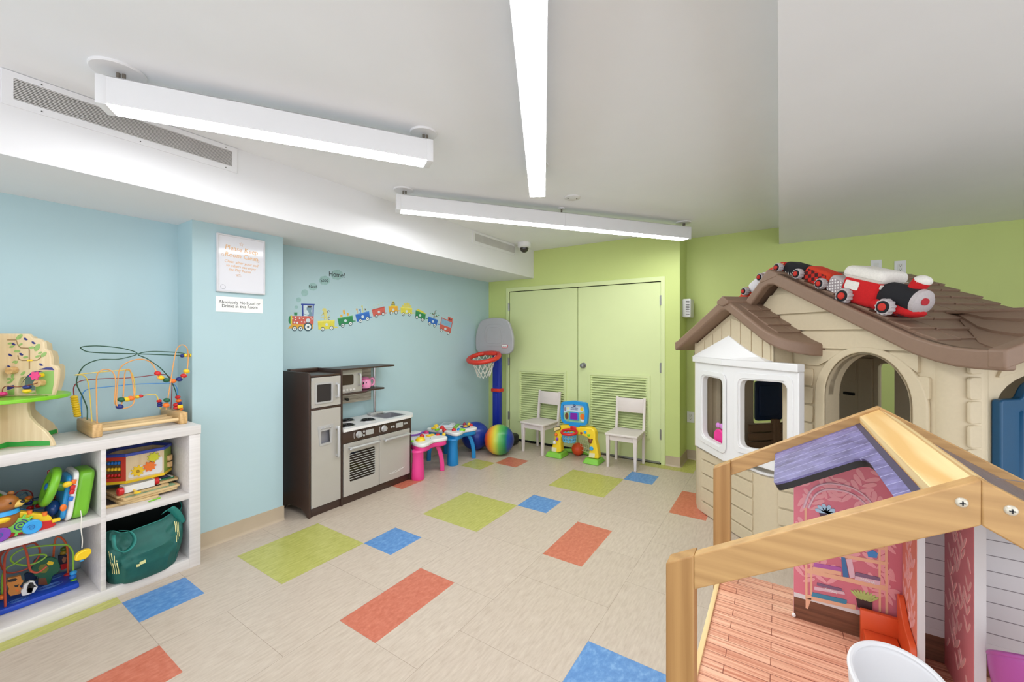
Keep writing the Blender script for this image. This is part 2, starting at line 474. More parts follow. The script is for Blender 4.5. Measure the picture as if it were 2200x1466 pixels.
# ------------------------------------------------------------------ vents, dome camera, junction cover
MB_ = frame((0, YF, 0), (1, 0, 0), (0, 0, 1))          # on the bulkhead: local (X, Z), local z into the room
screw_m = mat('screw_grey', (90, 88, 84), .4, .7)
def vent(label, x0, z0, x1, z1, g, bars, name='air_vent'):
    t = thing(name, label, 'air vent', ((x0 + x1) / 2, YF, (z0 + z1) / 2), 0, 'air vents on the white bulkhead')
    obj('frame', B().plate([(x0, z0), (x1, z0), (x1, z1), (x0, z1)], .0, .006, [[(g[0], g[1]), (g[2], g[1]), (g[2], g[3]), (g[0], g[3])]], M=MB_), white_m, t, world=True, bev=.001)
    obj('duct', B().plate([(g[0], g[1]), (g[2], g[1]), (g[2], g[3]), (g[0], g[3])], .0003, .0008, M=MB_), dark_m, t, world=True)
    b = B(); n = bars; h = (g[3] - g[1]) / n
    for k in range(n):
        z = g[1] + (k + .5) * h
        b.plate([(g[0], z - h * .27), (g[2], z - h * .27), (g[2], z + h * .27), (g[0], z + h * .27)], .0008, .005, M=MB_)
    if bars > 15:
        m = int((g[2] - g[0]) / .008)
        for k in range(m):
            x = g[0] + (k + .5) * .008
            b.plate([(x - .0018, g[1]), (x + .0018, g[1]), (x + .0018, g[3]), (x - .0018, g[3])], .001, .0052, M=MB_)
    obj('grille', b, mat('grille_grey', (205, 203, 200) if bars < 15 else (186, 184, 182), .5), t, world=True)
    for (x, z) in ((x0 + .11, z0 + .014), (x0 + .11, z1 - .016), ((x0 + x1) / 2, z0 + .014), (x1 - .06, z0 + .014), (x1 - .06, z1 - .016)):
        obj('screw', B().cyl((x, YF - .0055, z), (x, YF - .0075, z), .0028, seg=10), screw_m, t, world=True)
vent('long slotted white air vent behind the shorter linear light', .259, 2.358, 1.133, 2.503, (.291, 2.389, 1.106, 2.477), 13)
vent('short fine meshed air vent beside the dome camera', 3.342, 2.366, 4.209, 2.503, (3.385, 2.396, 4.16, 2.478), 16)
t = thing('security_camera', 'white dome security camera under the ceiling beside the short vent', 'security camera', (4.16, 2.545, ZC))
obj('housing', B().lathe([(.082, 0), (.082, -.012), (.078, -.05), (.06, -.06), (.05, -.06)], 32), white_m, t)
obj('dome', B().lathe([(.052, -.055), (.05, -.075), (.04, -.098), (.022, -.111), (0, -.115)], 28), mat('smoked_dome', (58, 54, 48), .12), t, label='smoked dark dome')
t = thing('junction_cover', 'round white ceiling cover plate with two slots', 'cover plate', (2.998, 1.384, ZC))
obj('plate', B().lathe([(.064, 0), (.064, -.006), (.06, -.009), (0, -.009)], 32), hous_m, t)
for sx in (-1, 1):
    obj('slot', B().box((sx * .022, -sx * .028, -.0095), (.024, .008, .002), rot=(0, 0, .4)), mat('slot_grey', (105, 103, 100), .6), t)

# ------------------------------------------------------------------ whiteboard and sign on the pilaster
MP = frame((0, YP, 0), (1, 0, 0), (0, 0, 1))
ink = mat('orange_marker', (226, 178, 122), .5); black_m = mat('black_ink', (38, 38, 40), .6)
t = thing('whiteboard', 'white framed whiteboard with orange handwriting on the blue pilaster', 'whiteboard', (1.363, YP, 1.70))
obj('frame', B().plate([(1.209, 1.698), (1.517, 1.698), (1.517, 2.092), (1.209, 2.092)], 0, .02, [[(1.221, 1.71), (1.505, 1.71), (1.505, 2.08), (1.221, 2.08)]], M=MP), mat('pale_frame', (212, 212, 216), .4), t, world=True, bev=.003)
obj('board', B().plate([(1.22, 1.709), (1.506, 1.709), (1.506, 2.081), (1.22, 2.081)], 0.001, .014, M=MP), mat('gloss_white', (226, 226, 232), .08, var=.005), t, world=True)
rows = [('Please Keep', .048, 2.00, 1.363, .9), ('Room Clean', .044, 1.953, 1.363, .95), ('Clean after your self', .026, 1.906, 1.363, 1.0), ('so others can enjoy', .025, 1.879, 1.36, .95), ('the Play Room', .025, 1.853, 1.352, .95)]
for body, s, z, x, k in rows:
    text('handwriting', body, s, frame((x, YP - .0145, z), (1, 0, -.04), (.06, 0, 1)), ink, t, world=True, sx=k, shear=.12)
def star(cx, cz, r): return [(cx + (r if i % 2 == 0 else r * .4) * math.sin(i * PI / 5), cz + (r if i % 2 == 0 else r * .4) * math.cos(i * PI / 5)) for i in range(10)]
for cx, cz, r in ((1.36, 2.038, .014), (1.245, 1.951, .011), (1.468, 1.936, .012)):
    q = star(cx, cz, r)
    obj('drawn_star', B().tube([(x, YP - .015, z) for x, z in q], .0009, 5, True), ink, t, world=True)
obj('squiggle', B().tube(spline([(1.325, YP - .015, 1.822), (1.355, YP - .015, 1.828), (1.33, YP - .015, 1.815), (1.36, YP - .015, 1.817)]), .0009, 5), ink, t, world=True)
obj('drawn_circle', B().tube([(1.247 + .0145 * math.cos(a * .4), YP - .015, 1.732 + .0145 * math.sin(a * .4)) for a in range(16)], .0008, 5, True), mat('grey_marker', (120, 120, 125), .5), t, world=True)
t = thing('sign', 'white sign forbidding food and drinks below the whiteboard', 'sign', (1.358, YP, 1.563))
obj('sheet', B().plate([(1.209, 1.563), (1.507, 1.563), (1.507, 1.668), (1.209, 1.668)], 0, .003, M=MP), mat('sign_white', (238, 238, 236), .5), t, world=True)
text('lettering', 'Absolutely No Food or\nDrinks in this Room', .031, frame((1.358, YP - .0032, 1.6165), (1, 0, 0), (0, 0, 1)), black_m, t, world=True, sx=.9)

# ------------------------------------------------------------------ wall decals: a train with smoke clouds
ML = frame((0, YW, 0), (1, 0, 0), (0, 0, 1))
def w2(p):
    q = onY(p, YW); return (q.x, q.z)
dm = lambda n, c: mat('decal_' + n, c, .55, var=.08, vscale=40)
D_RED, D_YEL, D_GRN, D_BLU, D_ORG, D_TEAL, D_WHT, D_PALE = dm('red', (203, 96, 84)), dm('yellow', (216, 205, 74)), dm('green', (44, 132, 82)), dm('blue', (46, 104, 188)), dm('orange', (224, 168, 62)), dm('teal', (50, 82, 96)), dm('white', (226, 230, 226)), dm('pale', (200, 216, 222))
D_TRUN, D_NAVY, D_SMK = dm('brown', (110, 92, 66)), dm('navy', (38, 62, 150)), dm('smoke', (150, 186, 184))
LAY = [0.0]
def dec(name, polys, m, t, lvl):
    b = B()
    for p in polys: b.plate(p, 0, .0006 + .0006 * lvl, M=ML)
    return obj(name, b, m, t, world=True)
def dwheel(t, p, r, lvl=3):
    c = w2(p); k = r * onY(p, YW).dot(Vector((CY, SY, 0))) / FPX
    o = dec('wheel', [circ(*c, k, 20)], D_TEAL, t, lvl)
    dec('wheel_disc', [circ(*c, k * .72, 18)], D_WHT, o, lvl + 1)
    dec('wheel_hub', [circ(*c, k * .25, 10)], D_TEAL, o, lvl + 2)
def W6(x, y): return (600 + x / 9.16, 570 + y / 9.16)
def W7(x, y): return (780 + x / 10.476, 620 + y / 10.476)
P6 = lambda L: [w2(W6(*p)) for p in L]
P7 = lambda L: [w2(W7(*p)) for p in L]
o0 = w2(W6(420, 1300))
t = thing('train_decal', 'red spotted steam engine wall decal with an animal driver', 'wall decal', (o0[0], YW, o0[1]), 0, 'train decals on the blue wall')
dec('boiler', [P6([(248, 1000), (675, 1005), (672, 1170), (245, 1165)])], D_RED, t, 1)
dec('boiler_dots', [[w2(W6(x + r * math.cos(a * .6), y + r * math.sin(a * .6))) for a in range(11)] for x, y, r in ((320, 1025, 15), (265, 1055, 12), (398, 1045, 16), (322, 1075, 13), (297, 1128, 18), (353, 1135, 18), (440, 1115, 14), (470, 1050, 10), (565, 1090, 42), (640, 1060, 12), (500, 1120, 12), (440, 1020, 9), (620, 1025, 9)) if r < 40], D_WHT, t, 2)
dec('badge', [[w2(W6(565 + 42 * math.cos(a * .5), 1090 + 42 * math.sin(a * .5))) for a in range(13)]], D_PALE, t, 2)
dec('undercarriage', [P6([(165, 1248), (240, 1165), (660, 1165), (660, 1255)])], D_ORG, t, 1)
dec('nose', [P6([(222, 998), (200, 1005), (183, 1050), (180, 1100), (195, 1145), (222, 1155)])], D_GRN, t, 1)
dec('band', [P6([(220, 990), (250, 990), (250, 1165), (220, 1165)])], D_YEL, t, 2)
dec('chimney', [P6([(290, 930), (355, 930), (352, 992), (295, 992)])], D_GRN, t, 1)
dec('cab_window', [P6([(470, 785), (655, 785), (655, 1003), (470, 1003)])], D_PALE, t, 0)
dec('cab_frame', [P6([(430, 757), (695, 765), (693, 792), (430, 785)]), P6([(448, 785), (472, 785), (475, 1000), (450, 1000)]), P6([(655, 790), (680, 790), (672, 1005), (652, 1005)])], D_NAVY, t, 2)
dec('driver', [P6([(540, 830), (575, 815), (620, 830), (645, 850), (625, 905), (645, 960), (640, 1003), (570, 1003), (585, 950), (560, 900), (535, 875)]), P6([(470, 960), (480, 955), (580, 985), (575, 1000)])], dm('grey', (118, 150, 165)), t, 1)
dec('driver_hat', [P6([(550, 800), (635, 800), (628, 838), (560, 838)])], dm('dark', (52, 48, 50)), t, 2)
dwheel(t, W6(300, 1250), 5.4); dwheel(t, W6(415, 1250), 5.4); dwheel(t, W6(563, 1215), 9.4)
WAG = [
 ('yellow', 'carrying a monkey', D_YEL, 6, [(755, 1100), (1090, 1075), (1085, 1250), (770, 1268)], [(853, 1258), (1027, 1238)], (930, 1170)),
 ('green', 'loaded with yellow blocks', D_GRN, 6, [(1145, 1045), (1440, 990), (1455, 1130), (1175, 1195)], [(1245, 1185), (1400, 1150)], (1300, 1095)),
 ('blue', 'loaded with little animals on sticks', D_BLU, 6, [(1495, 970), (1765, 905), (1785, 1050), (1530, 1115)], [(1595, 1095), (1735, 1055)], (1640, 1015)),
 ('red', 'with wisps above at the left of the arch', D_RED, 7, [(195, 480), (480, 405), (500, 580), (232, 632)], [(300, 622), (450, 575)], (355, 530)),
 ('orange', 'with a tiered cake at the top of the arch', D_ORG, 7, [(570, 400), (775, 393), (780, 530), (588, 540)], [(632, 555), (740, 545)], (677, 480)),
 ('yellow', 'heaped with popcorn past the top of the arch', D_YEL, 7, [(845, 420), (1105, 440), (1100, 580), (850, 560)], [(905, 580), (1042, 585)], (978, 515)),
 ('green', 'heaped with lemon yellow cargo', D_GRN, 7, [(1185, 490), (1410, 580), (1395, 705), (1175, 640)], [(1210, 650), (1335, 705)], (1282, 605)),
 ('blue', 'carrying a small bare tree', D_BLU, 7, [(1470, 630), (1685, 710), (1655, 835), (1455, 762)], [(1495, 790), (1607, 835)], (1572, 745)),
]
for col, what, m, zm, q, wh, badge in WAG:
    PP, WW = (P6, W6) if zm == 6 else (P7, W7); k = 9.16 if zm == 6 else 10.476
    c = PP([((q[2][0] + q[3][0]) / 2, (q[2][1] + q[3][1]) / 2)])[0]
    t = thing('wagon_decal', '%s train wagon wall decal %s' % (col, what), 'wall decal', (c[0], YW, c[1]), 0, 'train decals on the blue wall')
    dec('wagon_box', [PP(q)], m, t, 1)
    lip = [q[0], q[1], (q[1][0] + (q[2][0] - q[1][0]) * .14, q[1][1] + (q[2][1] - q[1][1]) * .14), (q[0][0] + (q[3][0] - q[0][0]) * .14, q[0][1] + (q[3][1] - q[0][1]) * .14)]
    dec('rim', [PP(lip)], dm(col + '_light', {'yellow': (228, 220, 110), 'green': (80, 160, 90), 'blue': (70, 130, 205), 'red': (190, 80, 70), 'orange': (232, 192, 60)}[col]), t, 2)
    dec('badge', [[w2(WW(badge[0] + 26 * math.cos(a * .5), badge[1] + 30 * math.sin(a * .5))) for a in range(13)]], D_PALE, t, 2)
    dec('coupling', [PP([(q[1][0], q[2][1] - 40), (q[1][0] + 62, q[2][1] - 36), (q[1][0] + 62, q[2][1] - 20), (q[1][0], q[2][1] - 14)])], m, t, 0)
    for p in wh: dwheel(t, WW(*p), 4.6 if zm == 6 else 4.0)
    if 'monkey' in what:
        dec('monkey', [PP([(840, 880), (870, 845), (915, 850), (930, 890), (945, 960), (935, 1000), (950, 1078), (925, 1080), (905, 1040), (890, 1080), (875, 1075), (885, 1000), (865, 960), (872, 920)]), PP([(870, 930), (825, 990), (830, 1000), (878, 950)]), PP([(880, 1030), (815, 1015), (815, 1028), (880, 1042)]), PP([(935, 1020), (990, 985), (994, 995), (940, 1040)])], dm('monkey', (208, 200, 120)), t, 1)
        b = B().tube([(*w2(WW(970 + 26 * math.cos(a * .45), 920 + 26 * math.sin(a * .45))), 0) for a in range(4, 15)], .0022, 5, M=ML).tube([(*w2(WW(985 + 24 * math.cos(a * .45), 1050 + 24 * math.sin(a * .45))), 0) for a in range(2, 13)], .0022, 5, M=ML)
        obj('tail', b, D_TRUN, t, world=True)
    elif 'blocks' in what:
        dec('cargo', [PP([(1200, 985), (1240, 970), (1245, 1018), (1205, 1025)]), PP([(1245, 890), (1285, 880), (1300, 960), (1265, 970)]), PP([(1325, 945), (1360, 935), (1375, 990), (1340, 1000)])], D_ORG, t, 0)
    elif 'sticks' in what:
        for (sx, sy, cc) in ((1525, 870, D_ORG), (1590, 880, D_BLU), (1630, 815, D_YEL), (1695, 870, D_TRUN)):
            dec('stick_animal', [PP([(sx + 5, sy), (sx + 12, sy), (sx + 25, 950), (sx + 16, 952)]), [w2(WW(sx + (24 if a % 2 else 11) * math.cos(a * PI / 4), sy + (26 if a % 2 else 12) * math.sin(a * PI / 4))) for a in range(8)]], cc, t, 0)
    elif 'wisps' in what:
        dec('wisps', [PP([(x, y), (x + 6, y - 14), (x + 11, y - 8), (x + 7, y + 8)]) for x, y in ((230, 385), (250, 430), (280, 375), (300, 420), (335, 365), (350, 400), (385, 335), (395, 385), (425, 330), (435, 370))], D_YEL, t, 0)
    elif 'cake' in what:
        dec('cake', [PP([(630, 368), (722, 365), (722, 395), (632, 398)]), PP([(645, 322), (706, 320), (704, 362), (648, 364)]), PP([(665, 288), (690, 286), (688, 318), (668, 320)])], D_YEL, t, 0)
        dec('icing', [PP([(632, 350), (720, 348), (720, 362), (632, 365)]), PP([(646, 312), (706, 310), (706, 324), (646, 326)])], D_TRUN, t, 1)
    elif 'popcorn' in what:
        dec('popcorn', [PP([(870, 425), (885, 370), (910, 385), (925, 325), (960, 345), (985, 315), (1020, 335), (1050, 330), (1050, 375), (1085, 385), (1080, 432)])], dm('popcorn', (214, 206, 110)), t, 0)
    elif 'lemon' in what:
        dec('cargo', [PP([(1190, 492), (1240, 465), (1330, 505), (1410, 565), (1400, 578)])], D_YEL, t, 0)
    else:
        dec('tree', [PP([(1585, 670), (1592, 600), (1545, 575), (1548, 565), (1598, 580), (1625, 495), (1634, 498), (1608, 590), (1606, 632), (1660, 620), (1700, 650), (1655, 640), (1604, 652), (1604, 675)])], D_TRUN, t, 0)
        dec('leaves', [[w2(WW(x + 13 * math.cos(a), y + 10 * math.sin(a))) for a in range(6)] for x, y in ((1520, 555), (1570, 560), (1645, 505), (1635, 570), (1700, 605), (1650, 612))], D_GRN, t, 1)
c = P7([(1840, 990)])[0]
t = thing('caboose_decal', 'red caboose wall decal with a pale blue window at the train end', 'wall decal', (c[0], YW, c[1]), 0, 'train decals on the blue wall')
dec('wagon_box', [P7([(1735, 800), (1985, 890), (1965, 1012), (1720, 905)])], D_RED, t, 1)
dec('window', [P7([(1768, 670), (2005, 770), (1985, 885), (1745, 795)])], dm('water', (132, 176, 205)), t, 0)
dec('window_frame', [P7([(1762, 650), (2015, 757), (2012, 775), (1760, 668)]), P7([(1762, 655), (1776, 660), (1752, 800), (1738, 795)]), P7([(2000, 765), (2015, 770), (1990, 890), (1975, 885)])], D_RED, t, 1)
dec('turret', [P7([(1915, 632), (2020, 680), (2008, 755), (1905, 710)])], D_RED, t, 1)
dec('turret_window', [P7([(1933, 672), (1955, 680), (1950, 708), (1928, 700)]), P7([(1968, 686), (1992, 696), (1988, 724), (1964, 714)])], dm('dark', (52, 48, 50)), t, 2)
dec('badge', [[w2(W7(1850 + 26 * math.cos(a * .5), 910 + 28 * math.sin(a * .5))) for a in range(13)]], D_PALE, t, 2)
dwheel(t, W7(1760, 945), 4); dwheel(t, W7(1915, 1005), 4)
PUFF = [(335, 828, 34, ''), (382, 682, 48, ''), (500, 545, 68, ''), (663, 425, 82, 'Next'), (890, 300, 98, 'Stop'), (1135, 190, 108, 'Home!')]
names = ['smallest pale smoke puff decal just above the engine chimney', 'second smallest smoke puff decal above the engine chimney', 'round smoke puff decal without any word, larger than the two below', 'smoke cloud decal with the word Next', 'smoke cloud decal with the word Stop', 'topmost smoke cloud decal with the word Home']
for (x, y, r, wd), lb in zip(PUFF, names):
    c = w2(W6(x, y))
    t = thing('smoke_decal', lb, 'wall decal', (c[0], YW, c[1]), 0, 'smoke decals on the blue wall')
    if wd: poly = [w2(W6(x + r * (1 + .1 * abs(math.sin(a * 7 * PI / 42))) * math.cos(a * 2 * PI / 42) * 1.02, y + r * .86 * (1 + .1 * abs(math.sin(a * 7 * PI / 42))) * math.sin(a * 2 * PI / 42))) for a in range(42)]
    else: poly = [w2(W6(x + r * math.cos(a * .25), y + r * math.sin(a * .25))) for a in range(25)]
    dec('cloud', [poly], D_SMK, t, 0)
    if wd: text('lettering', wd, r * (.00058 if wd == 'Home!' else .00046), frame((c[0], YW - .0014, c[1]), (1, 0, .16 if wd != 'Home!' else .03), (0, 0, 1)), black_m, t, world=True, sx=.95)

# ------------------------------------------------------------------ outlets, switch, chime
def outlet(label, y, z, kind='outlet'):
    t = thing('wall_outlet' if kind == 'outlet' else 'light_switch', label, 'electrical outlet' if kind == 'outlet' else 'wall switch', (XR, y, z))
    M = frame((XR, y, z), (0, -1, 0), (0, 0, 1))
    obj('cover_plate', B().plate(rrect(-.039, -.062, .039, .062, .004), 0, .005, M=M), white_m, t, world=True, bev=.0015)
    obj('insert', B().plate(rrect(-.018, -.035, .018, .035, .003), .004, .0075, M=M), mat('ivory_plastic', (222, 222, 218), .4), t, world=True)
    b = B()
    if kind == 'outlet':
        for dz in (-.018, .018):
            for dx in (-.007, .007): b.plate([(dx - .0012, dz), (dx + .0012, dz), (dx + .0012, dz + .009), (dx - .0012, dz + .009)], .007, .0079, M=M)
            b.plate(circ(0, dz - .008, .003, 10), .007, .0079, M=M)
        obj('slots', b, dark_m, t, world=True)
outlet('white double outlet on the green wall above the playhouse roof', -.908, 2.012)
outlet('white switch plate half hidden behind the plush train', -.745, 2.035, 'switch')
outlet('white outlet low on the green wall beside the playhouse', .842, .478)
t = thing('door_chime', 'white vented chime box on the green wall return', 'chime box', (4.83, .886, 1.62))
obj('case', B().bx((4.74, .80, 1.60), (4.94, .886, 1.80), .012), white_m, t, world=True)
b = B()
for k in range(9): b.bx((4.738, .812, 1.625 + k * .018), (4.742, .85, 1.633 + k * .018))
obj('vent_slots', b, mat('slot_grey', (105, 103, 100), .6), t, world=True)

# ================================================================== THE CUBE SHELF AND ITS TOYS
shelf_m = streak('white_washed_board', (208, 203, 200), (226, 222, 219), (1.5, 60, 60), 1.0, .4)
birch = wood('birch_ply', (228, 208, 170), (214, 190, 148), 2, .5, .5, 1.0, .85)
maple = wood('maple', (218, 180, 124), (190, 148, 94), 1, .8, .4, 3)
maple_x = wood('maple_dowel', (228, 198, 148), (210, 176, 124), 0, .8, .4, 2)
pl = lambda n, c, r=.3: mat(n, c, r, var=.03, vscale=6)
P_RED, P_YEL, P_GRN, P_BLU, P_ORG, P_NAVY = pl('red_plastic', (206, 34, 36)), pl('yellow_plastic', (240, 200, 32)), pl('green_plastic', (116, 186, 44)), pl('blue_plastic', (34, 116, 206)), pl('orange_plastic', (236, 118, 36)), pl('navy_plastic', (30, 42, 120))
P_WHT, P_BLK, P_SKY, P_DGRN, P_PURP, P_PINK = pl('white_plastic', (232, 232, 230)), pl('black_plastic', (26, 26, 28)), pl('sky_plastic', (52, 160, 226)), pl('dark_green_enamel', (20, 92, 62)), pl('purple_plastic', (128, 66, 176)), pl('pink_plastic', (226, 58, 128))
P_LIME = pl('lime_enamel', (126, 200, 40))
t = thing('cube_shelf', 'white low cube shelf unit holding toys along the blue wall', 'shelf', (.25, 3.17, 0))
Y0, Y1 = 2.968, 3.372
obj('top', B().bx((-.575, Y0 - .003, .801), (1.056, Y1, .855), .002), shelf_m, t, world=True)
obj('base', B().bx((-.515, Y0, 0), (.997, Y1, .06), .001), shelf_m, t, world=True)
for x0, x1 in ((.997, 1.054), (-.572, -.515)):
    obj('side', B().bx((x0, Y0, 0), (x1, Y1, .8), .001), shelf_m, t, world=True)
for k in range(3):
    obj('divider', B().bx((.614 - .383 * k, Y0, .06), (.634 - .383 * k, Y1, .801), .001), shelf_m, t, world=True)
for k in range(4):
    x0 = .634 - .383 * k if k < 3 else -.515; x1 = .997 if k == 0 else .614 - .383 * (k - 1)
    obj('shelf_board', B().bx((x0, Y0 + .002, .419), (x1, Y1, .452), .001), shelf_m, t, world=True)
def onPl(p, P0, n):
    v = ray(p); P0 = Vector(P0); n = Vector(n)
    return CAM + v * ((P0 - CAM).dot(n) / v.dot(n))
def zp(sc_, ox, oy): return lambda x, y: (ox + x / sc_, oy + y / sc_)

# wooden activity tree
TC = Vector((.323, 3.151, .855))
t = thing('activity_tree', 'wooden tree shaped activity toy on a green disc standing on the shelf', 'wooden toy', TC)
T1 = zp(5.233, 0, 700)
DA = Vector((.68, -.733, 0)); DB = Vector((.66, .751, 0))
def pln(D, lift=0.0):
    n = Vector((0, 0, 1)).cross(D).normalized()          # faces the room for DA
    if n.dot(CAM - TC) < 0: n = -n
    return n
def onA(p, D=DA):
    q = onPl(p, TC, pln(D)); d = q - TC
    return (d.dot(D), d.z)
def panelM(D, off):
    n = pln(D); M = Matrix(((D.x, 0, n.x, TC.x + n.x * off), (D.y, 0, n.y, TC.y + n.y * off), (0, 1, 0, TC.z), (0, 0, 0, 1)))
    return M
MA = panelM(DA, 0)
foot = [(0, 0), (.2, 0), (.19, .03), (.165, .07), (.12, .115), (.095, .15), (.088, .19), (.09, .238), (0, .238)]
footB = [(0, 0), (.30, 0), (.295, .028), (.26, .07), (.19, .12), (.15, .16), (.145, .238), (0, .238)]
stripe = [(0, .004), (.185, .004), (.183, .026), (.15, .028), (.1, .03), (.05, .026), (0, .03)]
DC = Vector((-.733, -.68, 0)); DE = Vector((-.66, .751, 0))
cr = [(0, .56), (.105, .56), (.12, .548), (.14, .545), (.155, .53), (.16, .50), (.176, .494), (.184, .47), (.187, .44), (.204, .434), (.213, .415), (.21, .38), (.198, .34), (.19, .31), (.175, .30), (.165, .306)]
crown = [onA((T1(x, y))) for x, y in ((85, 90), (340, 92), (380, 140), (455, 145), (510, 185), (520, 265), (570, 285), (590, 360), (592, 440), (640, 450), (668, 490), (662, 600), (640, 700), (612, 790), (570, 812), (530, 805), (520, 785))]
crown = [(0, crown[0][1])] + crown[1:] + [(0, crown[-1][1])]
ztop = crown[0][1]; zdisc = crown[-1][1]
arch = [onA(T1(x, y)) for x, y in ((222, 770), (222, 640), (250, 585), (300, 572), (380, 574), (412, 590), (415, 770))]
for D, f, nm in ((DA, foot, 'front_panel'), (DB, footB, 'rear_panel'), (DC, foot, 'front_panel'), (DE, foot, 'rear_panel')):
    M = panelM(D, 0)
    b = B().plate(f, -.009, .009, M=M)
    c2 = crown if D is not DB else [(u * 1.62, z - .012) for u, z in crown]; ar2 = arch if D is not DB else [(u * 1.3 + .02, z) for u, z in arch]
    b.plate(c2, -.009, .009, [ar2], M=M)
    pn = obj(nm, b, birch, t, world=True, bev=.003)
    st = stripe if D is not DB else [(u * 1.55, z) for u, z in stripe]
    obj('grass_print', B().plate(st, .009, .0102, M=M).plate(st, -.0102, -.009, M=M), pl('print_green', (52, 158, 62), .5), pn, world=True)
obj('disc', B().cyl((TC.x, TC.y, TC.z + zdisc - .018), (TC.x, TC.y, TC.z + zdisc), .212, seg=48), P_LIME, t, world=True, bev=.003, label='lime green disc')
A = lambda L: [onA(T1(x, y)) for x, y in L]
for hp_ in (B().plate(A([(430, 770), (420, 610), (440, 545), (500, 515), (625, 505), (625, 640), (600, 770)]), .009, .0103, M=MA), B().plate(A([(88, 775), (88, 735), (185, 705), (185, 775)]), .009, .0103, M=MA)):
    obj('hill_print', hp_, pl('print_light_green', (140, 186, 96), .5), t, world=True)
obj('river_print', B().plate(A([(320, 570), (390, 515), (510, 508), (440, 530), (385, 572)]), .0103, .0108, M=MA).plate(A([(455, 492), (540, 468), (605, 468), (630, 500), (560, 495)]), .009, .0108, M=MA).plate(A([(5, 735), (60, 690), (180, 665), (185, 700), (60, 735)]), .0103, .0108, M=MA), P_NAVY, t, world=True)
b = B()
for x, y, r, an in ((240, 127, 30, .8), (440, 245, 35, 1.1), (512, 325, 28, .8), (376, 247, 22, .2), (348, 285, 1, 0), (215, 287, 22, 0), (310, 355, 18, .2), (135, 200, 16, .2), (155, 235, 18, .3), (253, 212, 16, .6), (205, 412, 16, 1), (180, 405, 14, .6), (115, 598, 20, .2), (160, 605, 22, .9), (165, 560, 20, 1.2), (130, 635, 18, .4), (280, 535, 22, .8), (8, 655, 20, .4), (445, 345, 18, .4), (472, 305, 16, .6), (35, 620, 20, .8), (250, 130, 8, .5)):
    c = onA(T1(x, y)); k = r * .00058
    b.plate([(c[0] + k * math.cos(a) * math.cos(an) - .5 * k * math.sin(a) * math.sin(an), c[1] + k * math.cos(a) * math.sin(an) + .5 * k * math.sin(a) * math.cos(an)) for a in [i * PI / 6 for i in range(12)]], .009, .0103, M=MA)
obj('leaf_print', b, pl('print_leaf', (146, 182, 104), .5), t, world=True)
b = B()
for x, y in ((312, 152), (400, 193), (178, 208), (140, 330), (32, 365), (262, 322), (485, 438), (128, 462), (50, 490)):
    b.plate(A([(x - 22, y - 16), (x - 4, y - 16), (x + 14, y), (x + 24, y + 4), (x + 12, y + 14), (x - 4, y + 12), (x - 18, y + 4)]), .009, .0105, M=MA)
obj('bird_print', b, P_NAVY, t, world=True)
b = B()
for L in ([(5, 160), (205, 160), (222, 215), (255, 248), (345, 252), (352, 280), (352, 490)], [(222, 335), (232, 375), (270, 390), (440, 386), (478, 360), (480, 335)]):
    b.tube([Matrix(MA) @ Vector((*onA(T1(*q)), .0085)) for q in L], .0028, 6)
obj('groove', b, mat('groove_brown', (150, 124, 84), .7), t, world=True)
b = B(); c = onA(T1(370, 388)); b.box(MA @ Vector((*c, .012)), (.022, .008, .008)); obj('slider', b, P_YEL, t, world=True)
nA = pln(DA)
def peg(nm, x, y, r, h, m):
    c = MA @ Vector((*onA(T1(x, y)), .009)); return obj(nm, B().cyl(c, c + nA * h, r, seg=20), m, t, world=True, bev=.001)
peg('bird_knob', 190, 500, .0165, .03, maple); peg('bee_knob', 500, 640, .0165, .03, maple); peg('flower_stem', 500, 555, .010, .03, P_YEL)
c = MA @ Vector((*onA(T1(490, 555)), .04))
Mf = Matrix(((DA.x, 0, nA.x, c.x), (DA.y, 0, nA.y, c.y), (0, 1, 0, c.z), (0, 0, 0, 1)))
obj('flower', B().plate([(.019 * (1 + .16 * math.cos(6 * a)) * math.cos(a), .019 * (1 + .16 * math.cos(6 * a)) * math.sin(a)) for a in [i * PI / 24 for i in range(48)]], 0, .006, M=Mf), P_PINK, t, world=True)
obj('wire', B().tube(spline([onPl(T1(*q), TC + nA * .05, nA) for q in ((25, 760), (35, 705), (80, 680), (200, 690), (320, 670), (420, 645))]), .0022, 6), pl('brown_wire', (130, 60, 44)), t, world=True)
for x, y, m in ((305, 692, P_NAVY), (302, 735, P_YEL), (33, 770, P_PINK)):
    obj('bead', B().sph(onPl(T1(x, y), TC + nA * .045, nA), (.0155, .0155, .011)), m, t, world=True)

# roller coaster bead maze on the shelf top
t = thing('bead_maze', 'wire bead maze on two wooden blocks standing on the shelf top', 'bead maze', (.81, 3.21, .855))
for x, yy in ((.618, 3.05), (1.005, 3.075)):
    obj('end_block', B().box((x, yy + .162, .8915), (.042, .325, .073), .008), maple, t, world=True)
for yy in (3.10, 3.20, 3.29): obj('rod', B().cyl((.62, yy, .885), (1.0, yy, .885), .0115, seg=16), maple_x, t, world=True)
Z2 = zp(4.887, 0, 690)
def wirepx(nm, L, y, r, m, tt, mapf, wob=0.0, n=6):
    pts = []
    for i, q in enumerate(L):
        pts.append(onY(mapf(*q), y + wob * math.sin(i * 1.7)))
    return obj(nm, B().tube(spline(pts, n), r, 8), m, tt, world=True)
PW = lambda n, c: mat(n, c, .35, var=.02)
W_GRN, W_RED, W_BLU, W_YEL, W_ORG = PW('green_wire', (40, 84, 62)), PW('red_wire', (142, 52, 56)), PW('blue_wire', (72, 142, 206)), PW('yellow_wire', (226, 196, 84)), PW('orange_wire', (226, 160, 90))
